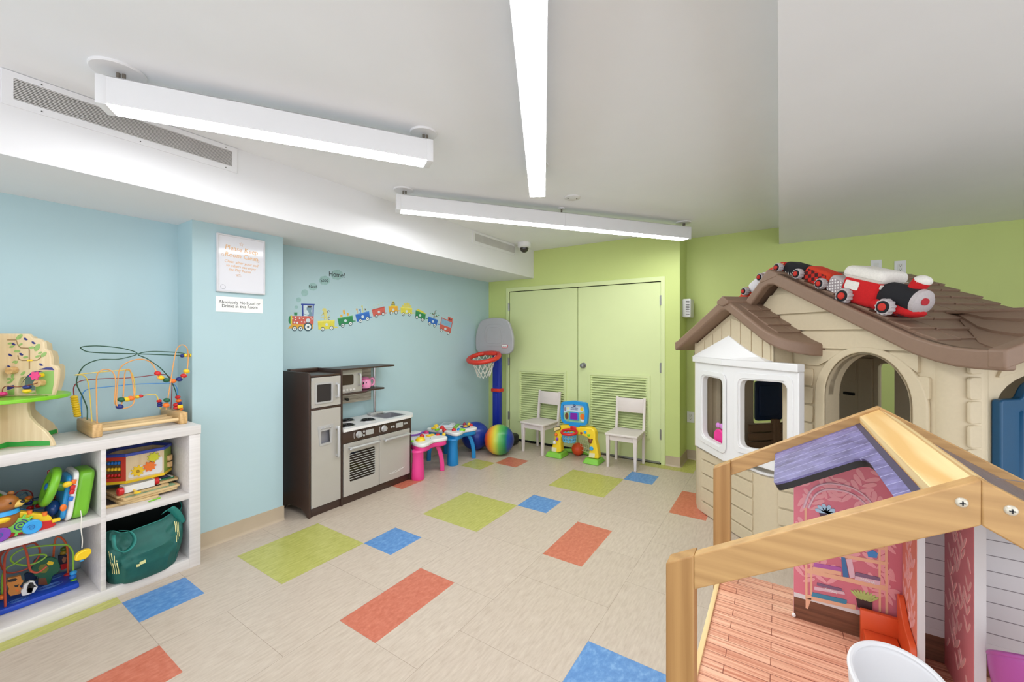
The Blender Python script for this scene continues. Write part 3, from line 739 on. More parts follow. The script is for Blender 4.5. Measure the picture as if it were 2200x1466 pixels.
wirepx('red_wire', [(810, 1010), (782, 820), (775, 700), (820, 645), (900, 620), (1100, 605), (1300, 600), (1480, 585), (1640, 565), (1740, 565), (1795, 610), (1805, 700), (1795, 925)], 3.31, .0027, W_RED, t, Z2)
wirepx('blue_wire', [(862, 1025), (855, 900), (855, 800), (890, 735), (960, 710), (1150, 690), (1400, 665), (1700, 655), (1800, 655), (1850, 690), (1862, 760), (1862, 935)], 3.245, .0027, W_BLU, t, Z2)
wirepx('green_wire', [(915, 1040), (915, 920), (870, 800), (805, 660), (830, 550), (900, 460), (1050, 405), (1250, 400), (1440, 345), (1300, 290), (1050, 262), (870, 270), (860, 295), (980, 330), (1440, 345), (1900, 362), (1960, 365), (1900, 335), (1600, 320), (1450, 350), (1550, 400), (1690, 500), (1790, 620), (1850, 760), (1880, 940)], 3.19, .0028, W_GRN, t, Z2, .012)
wirepx('yellow_wire', [(965, 1055), (940, 750), (915, 620), (870, 570), (790, 567), (960, 545), (1250, 520), (1340, 515), (1390, 560), (1415, 680), (1400, 790), (1260, 830), (1420, 800), (1600, 770), (1650, 795), (1675, 895), (1690, 925)], 3.135, .0027, W_YEL, t, Z2, .008)
wirepx('orange_wire', [(1020, 1078), (1012, 700), (1020, 570), (1060, 520), (1130, 510), (1190, 545), (1215, 640), (1205, 800), (1215, 880), (1285, 918), (1380, 890), (1410, 820), (1395, 650), (1370, 530), (1335, 508), (1310, 560), (1290, 820), (1260, 890), (1225, 870), (1235, 650), (1260, 500), (1350, 430), (1480, 400), (1590, 440), (1640, 530), (1660, 600), (1740, 625), (1830, 630), (1890, 610), (1940, 570), (1970, 480), (1975, 350), (1960, 280), (1910, 250), (1860, 290), (1830, 400), (1790, 650), (1745, 930)], 3.085, .0029, W_ORG, t, Z2, .01)
BD = [(1655, 550, P_RED), (1688, 595, P_YEL), (1745, 622, P_DGRN), (1815, 630, P_ORG), (1882, 612, P_NAVY), (1928, 575, P_RED), (1958, 528, P_YEL), (1255, 900, P_NAVY), (1752, 832, P_DGRN), (1745, 885, P_ORG), (1275, 826, P_DGRN), (1330, 822, P_YEL), (1372, 812, P_ORG)]
for x, y, m in BD:
    obj('bead', B().sph(onY(Z2(x, y), 3.085), (.0172, .0172, .0135), rot=(0, .3, 0)), m, t, world=True)
for x, y, m in ((1440, 797, P_YEL), (1475, 790, P_RED), (1670, 840, P_RED), (1678, 866, P_NAVY), (1678, 888, P_NAVY)):
    obj('bead', B().sph(onY(Z2(x, y), 3.135), (.013, .013, .0095)), m, t, world=True)
for x, y, m in ((1866, 800, P_RED), (1874, 838, P_ORG), (1884, 866, P_NAVY), (1845, 880, P_RED), (1848, 912, P_RED), (1895, 925, P_ORG)):
    obj('bead', B().sph(onY(Z2(x, y), 3.2), (.0148, .0148, .011)), m, t, world=True)
obj('bead', B().box(onY(Z2(1888, 898), 3.19), (.026, .026, .02), .003), P_YEL, t, world=True)
for x, y, m in ((1912, 366, P_NAVY), (1945, 362, P_YEL), (1972, 360, P_BLK), (1996, 360, P_YEL)):
    obj('bead', B().sph(onY(Z2(x, y), 3.19), (.0115, .015, .0115)), m, t, world=True)
for k in range(9):
    obj('bead', B().sph(onY(Z2(778 + k * 4.4, 800 + k * 24), 3.31), (.0165, .0165, .0100)), P_YEL, t, world=True)

# upper right: puzzle boards, pounding bench, activity box
pz = wood('puzzle_ply', (222, 196, 146), (200, 168, 116), 0, .7, .5, 2)
def board(label, c, s, z, rz, m=pz):
    t = thing('puzzle_board', label, 'puzzle', (c[0], c[1], z), R(rz), 'wooden puzzle boards on the shelf')
    obj('board', B().plate(rrect(-s[0] / 2, -s[1] / 2, s[0] / 2, s[1] / 2, .012), 0, .0125), m, t, bev=.0015)
    return t
t = board('lowest wooden puzzle board of the stack, sticking out at the left', (.775, 3.17), (.24, .22), .4525, -10)
obj('dark_print', B().plate(rrect(-.10, -.09, .10, .09, .01), .0125, .0131), pl('print_dark', (44, 44, 50), .5), t)
t = board('second wooden puzzle board from the bottom, edge pale and blank', (.832, 3.165), (.27, .21), .4662, 5)
t = board('third wooden puzzle board of the stack with a blue and green picture', (.842, 3.165), (.27, .215), .4796, 6)
obj('picture', B().plate(rrect(-.12, -.095, .12, .095, .01), .0125, .0130), mat('puzzle_picture', (150, 186, 150), .5, var=.35, vscale=22), t)
t = board('wooden puzzle board with dark animal prints under the pounding bench', (.815, 3.185), (.24, .20), .4930, 3)
b = B()
for x, y in ((-.08, -.07), (-.03, -.075), (.02, -.07), (.07, -.075), (.09, -.03)): b.plate([(x - .016, y - .006), (x - .004, y + .012), (x + .014, y + .006), (x + .016, y - .01), (x, y - .012)], .0125, .0131)
obj('animal_print', b, pl('print_dark', (44, 44, 50), .5), t)
t = board('small wooden board with a rainbow striped chime panel and white clips', (.935, 3.20), (.112, .16), .5066, 4)
for k, c in enumerate(((40, 120, 80), (40, 60, 110), (130, 160, 200), (120, 60, 150), (200, 150, 200))):
    obj('chime_bar', B().box((-.002, -.05 + k * .017, .0165), (.085 - k * .003, .014, .008), .002), pl('chime%d' % k, c), t)
for x in (-.03, .03): obj('clip', B().box((x, -.016, .0225), (.008, .085, .005), .001), P_WHT, t)
t = thing('pounding_bench', 'white toy pounding bench with red end wheels on the puzzle boards', 'toy bench', (.80, 3.125, .5066), R(5))
obj('tray', B().plate(rrect(-.072, -.034, .072, .034, .012), .004, .012).plate(rrect(-.072, -.034, .072, .034, .012), .012, .042, [rrect(-.066, -.028, .066, .028, .01)]), P_WHT, t, bev=.0015)
for sx in (-1, 1): obj('end_wheel', B().cyl((sx * .074, -.03 if sx < 0 else 0, .02), (sx * .098, -.03 if sx < 0 else 0, .02), .0215, seg=20), P_RED, t, bev=.004)
t = thing('toy_wrench', 'yellow toy peg lying on the front of the puzzle boards', 'toy tool', (.775, 3.075, .507), R(-88))
obj('handle', B().cyl((-.03, 0, .008), (.03, 0, .008), .0062, seg=14), P_YEL, t)
obj('ring', B().torus(.011, .0052, 20, 10, c=(.04, 0, .008)), P_YEL, t)
t = tag(obj('craft_stick', B().box((.845, 3.01, .4565), (.06, .009, .007), .003, rot=(0, 0, .25)), P_LIME), 'small lime green stick lying at the front of the upper right shelf', 'toy piece')
t = thing('activity_box', 'six sided wooden activity box with gears and abacus on the puzzle stack', 'activity box', (.84, 3.24, .5505))
hexa = [(.752, 3.135), (.925, 3.135), (.985, 3.22), (.93, 3.345), (.75, 3.345), (.648, 3.235)]
HB = .5505
def hexring(z0, z1, k, hole=True):
    cx, cy = .84, 3.24
    o = [(cx + (x - cx) * k, cy + (y - cy) * k) for x, y in hexa]; h = [(cx + (x - cx) * .94, cy + (y - cy) * .94) for x, y in hexa]
    return B().plate(o, z0, z1, [h] if hole else [])
obj('base_rim', hexring(HB, HB + .016, 1.03, False), P_YEL, t, world=True, bev=.002)
obj('top_rim', hexring(HB + .155, HB + .172, 1.03), pl('blue_enamel', (58, 78, 176), .4), t, world=True, bev=.002)
pm = [birch, pl('leaf_green_enamel', (150, 176, 74), .5), birch, birch, birch, pl('red_enamel', (206, 62, 44), .5)]
for k in range(6):
    a, c = Vector((*hexa[k], 0)), Vector((*hexa[(k + 1) % 6], 0)); d = c - a; L = d.length
    M = frame((a.x, a.y, HB + .016), d, (0, 0, 1))
    holes = [[(.03, .02), (L - .025, .02), (L - .025, .12), (.03, .12)]] if k == 5 else []
    pn = obj('panel', B().plate([(0, 0), (L, 0), (L, .139), (0, .139)], -.008, 0, holes, M=M), pm[k], t, world=True)
    if k == 0:
        obj('cloud_print', B().plate(rpoly([(.005, .012), (.165, .006), (.165, .11), (.12, .07), (.05, .075), (.02, .06)], .02), 0, .0008, M=M), P_WHT, pn, world=True)
        for gx, gz, r, m in ((.050, .045, .032, P_YEL), (.104, .058, .031, P_ORG), (.122, .108, .030, pl('yellow_green', (204, 206, 42)))):
            g = obj('gear', B().plate(gearp(gx, gz, r * .76, r, 9), .001, .009, M=M), m, t, world=True, bev=.001)
            if gz < .05: obj('spiral_print', B().tube([M @ Vector((gx + (.002 + a * .0006) * math.cos(a), gz + (.002 + a * .0006) * math.sin(a), .0095)) for a in [i * .5 for i in range(26)]], .001, 5), pl('brown_print', (120, 70, 40)), g, world=True)
    if k == 1:
        for gz in (.06, .02): obj('roller', B().cyl(M @ Vector((.06, gz, .004)), M @ Vector((.06, gz + .03, .004)), .018, seg=18), maple, t, world=True)
    if k == 5:
        for z, m in ((.104, P_BLU), (.069, P_YEL), (.034, P_RED)):
            obj('rod', B().cyl(M @ Vector((.026, z, -.006)), M @ Vector((L - .02, z, -.006)), .0018, seg=8), metal_m, t, world=True)
            for q in range(5): obj('bead', B().sph(M @ Vector((.042 + q * .0165, z, -.006)), (.0085, .0085, .0105)), m, t, world=True)

# lower right: the green tote bag
bag_m = mat('teal_green_nonwoven', (24, 92, 84), .6, var=.10, vscale=30, bump=.06)
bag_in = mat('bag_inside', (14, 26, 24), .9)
trim_m = mat('teal_binding', (38, 128, 118), .55, var=.05)
print_m = mat('pale_yellow_print', (220, 216, 150), .6, var=.06)
t = thing('tote_bag', 'dark green reusable tote bag slumped in the lower right shelf bay', 'tote bag', (.81, 3.12, .06))
random.seed(3)
def bagp(u, v, off=0.0):
    a = 2 * PI * u; ca, sa = math.cos(a), math.sin(a); e = .55
    hx, hy = .150 + .012 * v + .012 * math.sin(v * 3.1), .138 + .035 * math.sin(PI * min(1, v * 1.15)) - .03 * v
    x = .806 + (hx + off) * math.copysign(abs(ca) ** e, ca) + .022 * v * (1 if ca > 0 else -.2)
    y = 3.108 + (hy + off) * math.copysign(abs(sa) ** e, sa)
    top = .270 + .072 * max(0, sa) + .05 * max(0, ca) ** 2 + .014 * math.sin(5 * a + 1)
    z = .0625 + max(0, v) ** .8 * top - .012 * max(0, -sa) * (1 - v)
    wr = .020 * mnoise.noise(Vector((3.2 * ca, 3.2 * sa, 4.5 * v))) + .011 * mnoise.noise(Vector((9 * ca, 9 * sa, 7 * v + 3))) - .012 * math.exp(-((v - .52 - .12 * ca) / .05) ** 2)
    wr *= min(1, v * 5) * (1 if v < .8 else 1 - 2.5 * (v - .8))
    y += wr * (1 if sa < 0 else 0) ; x += wr * .4
    if ca < -.5: x = max(x, .642)
    if ca > 0: x = min(x, .985)
    if sa < 0: y -= .030 * math.sin(PI * min(1, v * 1.6)) * (-sa); z -= .034 * math.exp(-((v - .08) / .06) ** 2) * sa * sa * min(1, v * 30)
    z = min(z, .408)
    return (x, y, z)
b = B(); b.grid(lambda u, v: bagp(u, v), 72, 22, closeu=True)
nb = 72; b.add([bagp(i / nb, 0) for i in range(nb)], [list(range(nb))[::-1]])
obj('body', b, bag_m, t, world=True)
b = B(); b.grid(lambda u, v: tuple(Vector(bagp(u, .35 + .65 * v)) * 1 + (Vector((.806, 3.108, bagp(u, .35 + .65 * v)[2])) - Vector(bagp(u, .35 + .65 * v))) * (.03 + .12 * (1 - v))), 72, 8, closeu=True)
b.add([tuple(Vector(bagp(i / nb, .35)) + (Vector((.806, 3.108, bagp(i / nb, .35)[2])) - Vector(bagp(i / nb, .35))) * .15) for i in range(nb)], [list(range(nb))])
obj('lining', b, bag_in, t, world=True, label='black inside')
obj('rim_binding', B().tube([bagp(i / 72, 1) for i in range(72)], .0028, 6, True), trim_m, t, world=True)
def band(nm, pts, w, wd):
    P = [Vector(p) for p in spline(pts, 6)]; wd = Vector(wd).normalized() * w / 2; vs, fs = [], []
    for p in P: vs += [p - wd, p + wd]
    for i in range(len(P) - 1): fs.append([2 * i, 2 * i + 1, 2 * i + 3, 2 * i + 2])
    return obj(nm, B().add(vs, fs), trim_m, t, world=True, solid=.003)
band('handle', [(.665, 2.972, .338), (.655, 2.935, .325), (.66, 2.925, .28), (.69, 2.925, .248), (.725, 2.925, .262), (.738, 2.93, .30), (.722, 2.95, .338), (.69, 2.965, .352)], .032, (.25, -1, .1))
band('handle', [(.885, 2.985, .375), (.905, 2.975, .392), (.935, 2.985, .36), (.962, 3.0, .31), (.975, 3.01, .27)], .036, (.8, -.3, .5))
def patch(nm, u0, u1, v0, v1, cut):
    b = B()
    for (a0, a1, c0, c1) in cut:
        b.grid(lambda p, q: bagp(u0 + (u1 - u0) * (a0 + (a1 - a0) * p), v0 + (v1 - v0) * (c0 + (c1 - c0) * q) , .0022), 6, 5)
    return obj(nm, b, print_m, t, world=True)
patch('logo_print', .722, .745, .26, .35, [(0, 1, .3, .65), (.45, 1, .65, 1), (0, .5, 0, .3)])
patch('stripe_print', .595, .655, .18, .62, [(k * .24, k * .24 + .1, 0, 1 - k * .12) for k in range(4)])
patch('stripe_print', .822, .860, .42, .80, [(k * .3, k * .3 + .14, k * .08, 1 - k * .1) for k in range(3)])

# upper left: steering toy, bear train, dark bead maze, toy laptop
t = thing('steering_toy', 'green toy dashboard with steering wheel lying on its side in the shelf', 'toy dashboard', (.55, 3.12, .452))
def sidebox(x0, x1, y0, y1, z0, z1, r): 
    return B().plate(rrect(y0, z0, y1, z1, r, 7), x0, x1, M=Matrix(((0, .13, 1, -.13 * .60), (1, 0, 0, 0), (0, 1, 0, 0), (0, 0, 0, 1))))
obj('body', sidebox(.535, .596, 3.02, 3.21, .4545, .695, .045), P_GRN, t, world=True, bev=.014, bseg=3)
b = B(); b.plate(rrect(3.015, .4545, 3.215, .70, .045, 7), .515, .535, M=Matrix(((0, .13, 1, -.13 * .60), (1, 0, 0, 0), (0, 1, 0, 0), (0, 0, 0, 1))))
obj('rim', b, P_WHT, t, world=True, bev=.006)
obj('panel', sidebox(.495, .518, 3.035, 3.195, .46, .68, .04), P_SKY, t, world=True, bev=.008)
obj('windscreen', B().sph((.462, 3.10, .520), (.026, .045, .04), rot=(0, .3, 0)), pl('dark_window', (34, 70, 130), .1), t, world=True)
ax = Vector((-.93, .05, .27)).normalized(); c = Vector((.452, 3.075, .640))
Mw = ax.to_track_quat('Z', 'Y').to_matrix().to_4x4(); Mw.translation = c
wh = obj('steering_wheel', B().torus(.078, .0175, 40, 12, M=Mw).box((0, 0, 0), (.13, .03, .014), .006, M=Mw).cyl((0, 0, -.005), (0, 0, .012), .028, seg=24, M=Mw), P_GRN, t, world=True)
obj('horn_button', B().cyl((0, 0, .012), (0, 0, .018), .016, seg=20, M=Mw), P_BLU, wh, world=True)
obj('column', B().cyl(c, c - ax * .085, .02, .026), pl('deep_green_plastic', (84, 150, 40)), t, world=True)
obj('lever', B().sph((.500, 3.005, .650), (.018, .013, .0145)).cyl((.50, 3.01, .65), (.52, 3.04, .64), .006), P_YEL, t, world=True)
for (z, m) in ((.655, P_ORG), (.628, P_RED), (.606, P_RED), (.572, P_BLU)): obj('key', B().box((.516 + .13 * (z - .60), 3.012, z), (.018, .016, .022), .003, rot=(0, .25, 0)), m, t, world=True)
obj('indicator', B().sph((.487, 3.013, .535), (.012, .009, .018)), P_ORG, t, world=True)
obj('yellow_switch', B().box((.462, 3.008, .484), (.03, .02, .016), .005), P_YEL, t, world=True)
obj('gear_lever', B().cyl((.50, 3.215, .60), (.48, 3.22, .67), .008).box((.478, 3.22, .675), (.03, .02, .035), .007), P_RED, t, world=True)
s0, s1 = onY((173, 1098), 3.005), onY((176, 1178), 2.945)
cord = obj('cord', B().tube(spline([s0, onY((175, 1112), 2.957), onY((174, 1135), 2.945), onY((177, 1160), 2.945), s1]), .0022, 6), mat('white_cord', (226, 222, 212), .7), t, world=True)
hc = onY((177, 1192), 2.945)
h = obj('pull_handle', B().plate(rpoly([(-.030, -.016), (-.022, .014), (.006, .024), (.030, .018), (.031, -.004), (.012, -.024), (-.012, -.022)], .008), -.012, .012, M=frame(hc, (1, .1, 0), (0, 0, 1))), P_YEL, cord, world=True, bev=.004, label='yellow pull handle')
obj('plug', B().cyl(hc + Vector((-.002, 0, -.022)), hc + Vector((-.002, 0, -.031)), .008), P_SKY, cord, world=True)

YB = 3.02
E2 = zp(6.983, 0, 970)
def eY(x, y, yy=YB): return onY(E2(x, y), yy)
t = thing('bear_train', 'bear riding a red gear train in the upper left shelf bay', 'toy train', (.38, 3.03, .452))
MBt = frame((0, YB, 0), (1, 0, 0), (0, 0, 1))
def e2(L, yy=YB): return [(eY(x, y, yy).x, eY(x, y, yy).z) for x, y in L]
car = rpoly(e2([(-190, 1260), (80, 1310), (330, 1225), (620, 1215), (820, 1105), (835, 1080), (790, 1060), (780, 1030), (200, 1100), (-190, 1110)]), .012)
zmin = min(q[1] for q in car)
obj('chassis', B().plate(car, -.05, .01, M=MBt), P_RED, t, world=True, bev=.005)
obj('deck', B().plate(rpoly(e2([(120, 1035), (300, 905), (520, 930), (700, 945), (770, 980), (780, 1030), (720, 1068), (560, 1060), (480, 1010), (300, 1010), (200, 1050)]), .01), -.035, .006, M=MBt), P_YEL, t, world=True, bev=.006)
for x, y in ((440, 910), (668, 935)): obj('peg', B().cyl(eY(x, y + 30), eY(x, y - 22), .0095, seg=14), P_ORG, t, world=True)
g = e2([(295, 1095)])[0]
gr = obj('gear', B().plate(gearp(g[0], g[1], .034, .047, 10), .012, .02, M=MBt), pl('gear_green', (120, 196, 80)), t, world=True, bev=.002)
obj('spiral_print', B().tube([Vector((g[0] + (.003 + a * .0016) * math.cos(a), YB - .0212, g[1] + (.003 + a * .0016) * math.sin(a))) for a in [i * .4 for i in range(36)]], .002, 5), P_NAVY, gr, world=True)
wz = .4525 + .032
for x, m in ((470, P_SKY), (-10, P_PURP)):
    c = eY(x, 1190)
    w = obj('wheel', B().cyl((c.x, YB - .032, wz), (c.x, YB - .012, wz), .032, seg=28), m, t, world=True, bev=.004)
    obj('wheel', B().cyl((c.x, YB + .05, wz), (c.x, YB + .065, wz), .032, seg=28), m, t, world=True, bev=.004)
    obj('swirl', B().tube([Vector((c.x - .004 + (.002 + a * .0013) * math.cos(a), YB - .0335, wz + (.002 + a * .0013) * math.sin(a))) for a in [i * .4 for i in range(24)]], .0014, 5), pl('wheel_line', (30, 100, 170)), w, world=True)
fur = mat('bear_brown_plastic', (158, 96, 36), .35, var=.04)
hc = eY(75, 790); 
obj('body', B().sph(eY(60, 1000), (.048, .04, .055)).sph(eY(20, 1130), (.038, .02, .02), rot=(0, .5, 0)), fur, t, world=True)
obj('head', B().sph(hc, (.044, .042, .04)).sph(hc + Vector((.02, .03, .036)), (.012, .008, .012)).sph(hc + Vector((-.03, .0, .036)), (.012, .008, .012)), fur, t, world=True)
obj('muzzle', B().sph(hc + Vector((.034, -.012, -.008)), (.024, .022, .017)), pl('muzzle_cream', (226, 190, 96)), t, world=True)
obj('nose', B().sph(hc + Vector((.05, -.024, .0)), (.009, .009, .007)), P_BLK, t, world=True)
obj('eye', B().sph(hc + Vector((.012, -.041, .008)), (.004, .003, .006)), P_BLK, t, world=True)
obj('scarf', B().cyl(eY(70, 915) + Vector((0, 0, -.008)), eY(70, 915) + Vector((0, 0, .010)), .047, .043), P_SKY, t, world=True)
obj('paw', B().sph(eY(20, 1010) + Vector((0, -.035, 0)), (.025, .014, .014)), P_YEL, t, world=True)

t = thing('bead_maze', 'small bead maze on a wooden board behind the bear train', 'bead maze', (.40, 3.24, .452))
obj('board', B().bx((.31, 3.15, .4525), (.47, 3.26, .470), .004), maple_x, t, world=True)
wirepx('red_wire', [(215, 655), (280, 600), (380, 585), (460, 610), (490, 680), (495, 960)], 3.245, .0028, W_RED, t, E2)
wirepx('blue_wire', [(260, 900), (300, 870), (500, 885), (700, 848), (800, 870), (850, 920), (860, 985)], 3.165, .003, W_BLU, t, E2)
wirepx('blue_wire', [(420, 680), (400, 630), (370, 625), (260, 690), (330, 720), (500, 710), (800, 650), (840, 720), (500, 790), (350, 800), (270, 780), (290, 960)], 3.205, .003, PW('teal_wire', (34, 84, 110)), t, E2, .01)
for x, y, m in ((390, 740, P_YEL), (430, 700, P_ORG), (440, 770, P_NAVY), (530, 770, P_GRN), (585, 815, P_RED), (680, 795, P_NAVY), (755, 740, P_YEL), (790, 690, P_ORG), (870, 735, P_YEL), (450, 850, P_RED)):
    obj('bead', B().sph(onY(E2(x, y), 3.20), (.0135, .0135, .0105)), m, t, world=True)
t = thing('toy_drum', 'white and green round toy seen half at the photo edge behind the bear', 'toy', (.312, 3.315, .452))
Mt = TR((.312, 3.315, .545), (0, R(62), R(25)))
obj('shell', B().cyl((0, 0, -.02), (0, 0, .012), .088, seg=36, M=Mt), P_GRN, t, world=True, bev=.008)
obj('face', B().cyl((0, 0, .012), (0, 0, .026), .082, seg=36, M=Mt), P_WHT, t, world=True, bev=.004)
obj('dark_screen', B().cyl((0, 0, .026), (0, 0, .028), .062, seg=30, M=Mt), pl('dark_brown_screen', (48, 40, 38), .25), t, world=True)

# lower left: bead maze with animals on a blue base
t = thing('animal_maze', 'bead maze with little wooden animals on a blue base in the lowest bay', 'bead maze', (.38, 3.22, .06))
F2 = zp(7.33, 0, 1140)
blue_b = mat('cobalt_enamel', (24, 72, 190), .35, var=.12, vscale=16, stretch=(1, 4, 1))
obj('base', B().bx((.265, 3.115, .0605), (.562, 3.335, .088), .006), blue_b, t, world=True)
b = B()
for cx, cy, n in ((.47, 3.2, 4), (.36, 3.16, 3), (.5, 3.29, 3)):
    for k in range(n): b.tube([(cx + (.012 + k * .011) * math.cos(a * .3), cy + (.008 + k * .006) * math.sin(a * .3), .0884) for a in range(21)], .0007, 4, True)
obj('ripple_print', b, pl('ripple_light', (110, 156, 214), .5), t, world=True)
wirepx('red_wire', [(85, 1215), (70, 700), (75, 450), (130, 320), (200, 262), (320, 230), (385, 260), (430, 400), (455, 550), (490, 640), (580, 665), (660, 630), (740, 560)], 3.135, .0045, PW('rust_wire', (186, 74, 50)), t, F2)
wirepx('orange_wire', [(-40, 420), (30, 345), (140, 300), (500, 205), (580, 230), (630, 320), (600, 430), (450, 590), (250, 660), (100, 660), (20, 560), (0, 430), (60, 340)], 3.22, .004, PW('rust_wire', (186, 74, 50)), t, F2)
wirepx('orange_wire', [(840, 420), (850, 300), (870, 150), (905, 100), (970, 120), (1040, 210), (1065, 350), (1070, 690)], 3.27, .0045, PW('orange_red_wire', (214, 98, 48)), t, F2)
wirepx('green_wire', [(30, 1020), (40, 720), (110, 590), (220, 530), (170, 470), (200, 390), (350, 300), (620, 250), (1000, 225), (1090, 250), (1145, 340), (1155, 480), (1150, 810)], 3.17, .004, PW('lime_wire', (136, 184, 56)), t, F2)
wirepx('green_wire', [(220, 530), (400, 420), (640, 380), (730, 405), (600, 500), (420, 550), (250, 530)], 3.17, .004, PW('lime_wire', (136, 184, 56)), t, F2)
for x, y, m, yy in ((1060, 705, P_RED, 3.27), (1153, 668, P_SKY, 3.17), (1150, 730, P_BLU, 3.17), (1158, 800, P_GRN, 3.17), (1005, 290, pl('olive', (80, 110, 30)), 3.3), (1000, 350, pl('ochre', (170, 140, 40)), 3.3), (30, 1050, P_ORG, 3.15)):
    obj('bead', B().sph(onY(F2(x, y), yy), (.0145, .0145, .0125)), m, t, world=True)
def cut(nm, L, yy, th, m, prints=()):
    M = frame((0, yy, 0), (1, 0, 0), (0, 0, 1)); g2 = lambda LL: [(onY(F2(*q), yy).x, onY(F2(*q), yy).z) for q in LL]
    o = obj(nm, B().plate(rpoly(g2(L), .003), -th, 0, M=M), m, t, world=True, bev=.002)
    for n2, L2, m2 in prints: obj(n2, B().plate(g2(L2), 0, .001, M=M), m2, o, world=True)
cut('tree_piece', [(600, 860), (610, 740), (540, 720), (490, 620), (540, 480), (620, 420), (720, 440), (800, 420), (900, 450), (950, 560), (930, 650), (830, 720), (790, 840), (760, 860)], 3.225, .018, P_DGRN, [('bird_print', [(735, 520), (770, 480), (850, 500), (830, 545), (760, 550)], P_YEL), ('leaf_print', [(600, 600), (640, 540), (720, 530), (770, 600), (720, 670), (640, 670)], pl('olive_print', (118, 120, 40), .5)), ('trunk_print', [(600, 855), (605, 760), (720, 750), (750, 855)], pl('brown_print', (120, 70, 40)))])
cut('bear_piece', [(120, 980), (160, 1040), (330, 1000), (345, 920), (310, 890), (375, 800), (340, 770), (330, 710), (240, 740), (120, 760), (105, 860), (140, 920)], 3.165, .02, pl('tan_orange', (206, 132, 56), .5), [('face_print', [(115, 790), (180, 765), (250, 755), (275, 770), (240, 800), (160, 815), (120, 815)], P_BLK), ('mouth_print', [(220, 870), (300, 850), (280, 890), (240, 895)], P_BLK), ('spot', [(240, 950), (270, 925), (300, 945), (280, 970)], P_ORG)])
cut('penguin_piece', [(350, 1035), (400, 1030), (540, 980), (600, 890), (560, 850), (545, 805), (480, 800), (440, 830), (380, 860), (365, 920), (325, 960)], 3.15, .02, P_WHT, [('penguin_print', [(425, 985), (500, 985), (530, 900), (580, 880), (535, 860), (520, 820), (470, 820), (440, 860), (420, 930)], P_BLK), ('belly_print', [(445, 980), (500, 975), (515, 910), (450, 900), (430, 940)], P_WHT), ('beak', [(448, 880), (480, 865), (475, 885)], P_YEL)])
cut('toucan_piece', [(925, 400), (1050, 390), (1060, 600), (965, 630), (930, 500)], 3.3, .018, pl('dark_navy_piece', (30, 30, 52), .5), [('red_print', [(950, 540), (1050, 520), (1055, 600), (965, 625)], P_RED), ('face_print', [(975, 460), (1000, 415), (1045, 430), (1030, 500), (990, 510)], pl('peach_print', (180, 120, 90), .5))])
cut('pond_piece', [(390, 690), (440, 670), (560, 700), (590, 760), (540, 790), (395, 790)], 3.29, .015, pl('slate_blue', (40, 70, 110), .5))

# ================================================================== PLAY KITCHEN
esp = mat('espresso_board', (62, 44, 36), .35, var=.06, vscale=12)
steel = mat('silver_laminate', (186, 182, 175), .38, .25, var=.02)
silv = mat('silver_plastic', (190, 190, 190), .3, .35, var=.02)
tile_m = streak('mosaic_tile', (170, 158, 140), (218, 210, 196), (8, 1, 60), 1.0, .35)
KY = 3.006; KB = 3.385
MK = frame((0, KY, 0), (1, 0, 0), (0, 0, 1))           # kitchen front: local (X, Z), z towards the room
K1 = zp(3.962, 590, 760)
def k2(x, y, yy=KY):
    q = onY(K1(x, y), yy); return (q.x, q.z)
t = thing('play_kitchen', 'brown and silver toy kitchen with fridge, stove and sink by the blue wall', 'toy kitchen', (2.28, 3.2, 0))
sp = [(KY - .004, 0), (KY + .02, 0), (KY + .05, .03), (KY + .11, .055), (KB - .11, .055), (KB - .05, .03), (KB - .02, 0), (KB, 0), (KB, 1.115), (KY + .02, 1.115), (KY - .002, 1.105), (KY - .004, 1.08)]
MS = Matrix(((0, 0, 1, 0), (1, 0, 0, 0), (0, 1, 0, 0), (0, 0, 0, 1)))   # local (Y, Z), z along X
obj('side_panel', B().plate(sp, 1.763, 1.779, M=MS), esp, t, world=True, bev=.003)
obj('divider_panel', B().bx((2.038, KY - .003, .0), (2.053, KB, 1.125), .002), esp, t, world=True)
obj('side_panel', B().bx((2.783, KY - .003, 0), (2.799, KB, .605), .002), esp, t, world=True)
obj('back_panel', B().bx((1.779, KB - .008, .05), (2.783, KB, .605)).bx((1.779, KB - .008, .605), (2.038, KB, 1.09)), esp, t, world=True)
obj('fridge_top', B().bx((1.779, KY + .004, 1.078), (2.038, KB, 1.092), .001), esp, t, world=True)
obj('fridge_shelf', B().bx((1.779, KY + .0, .822), (2.038, KB - .01, .836), .001), esp, t, world=True)
obj('kick_board', B().bx((1.779, KY + .012, .0), (2.783, KY + .028, .062), .001), esp, t, world=True)
obj('floor_board', B().bx((1.779, KY + .03, .05), (2.783, KB - .01, .063)), esp, t, world=True)
def kdoor(nm, x0, z0, x1, z1, holes=(), m=steel):
    return obj(nm, B().plate([(x0, z0), (x1, z0), (x1, z1), (x0, z1)], -.012, .002, holes, M=MK), m, t, world=True, bev=.0012)
def khandle(p, a, c, r=.009, out=.03):
    r *= 1.25
    a, c = Vector((a[0], KY, a[1])), Vector((c[0], KY, c[1])); o = Vector((0, -out, 0)); d = (c - a).normalized() * .012
    return obj('handle', B().tube(spline([a, a + o * .8 + d * .3, a + o + d, c + o - d, c + o * .8 - d * .3, c], 5), r, 10), silv, p, world=True, label='silver bow handle')
fz = kdoor('freezer_door', 1.783, .840, 2.034, 1.074)
f0, f1 = k2(326, 440), k2(494, 222)
obj('window_frame', B().plate(rrect(1.812, .868, 1.962, 1.032, .014), .001, .008, [rrect(1.826, .882, 1.948, 1.018, .008)], M=MK), silv, fz, world=True, bev=.002)
obj('chalkboard', B().plate([(1.822, .878), (1.952, .878), (1.952, 1.022), (1.822, 1.022)], .0015, .003, M=MK), mat('chalk_black', (38, 32, 30), .7), fz, world=True)
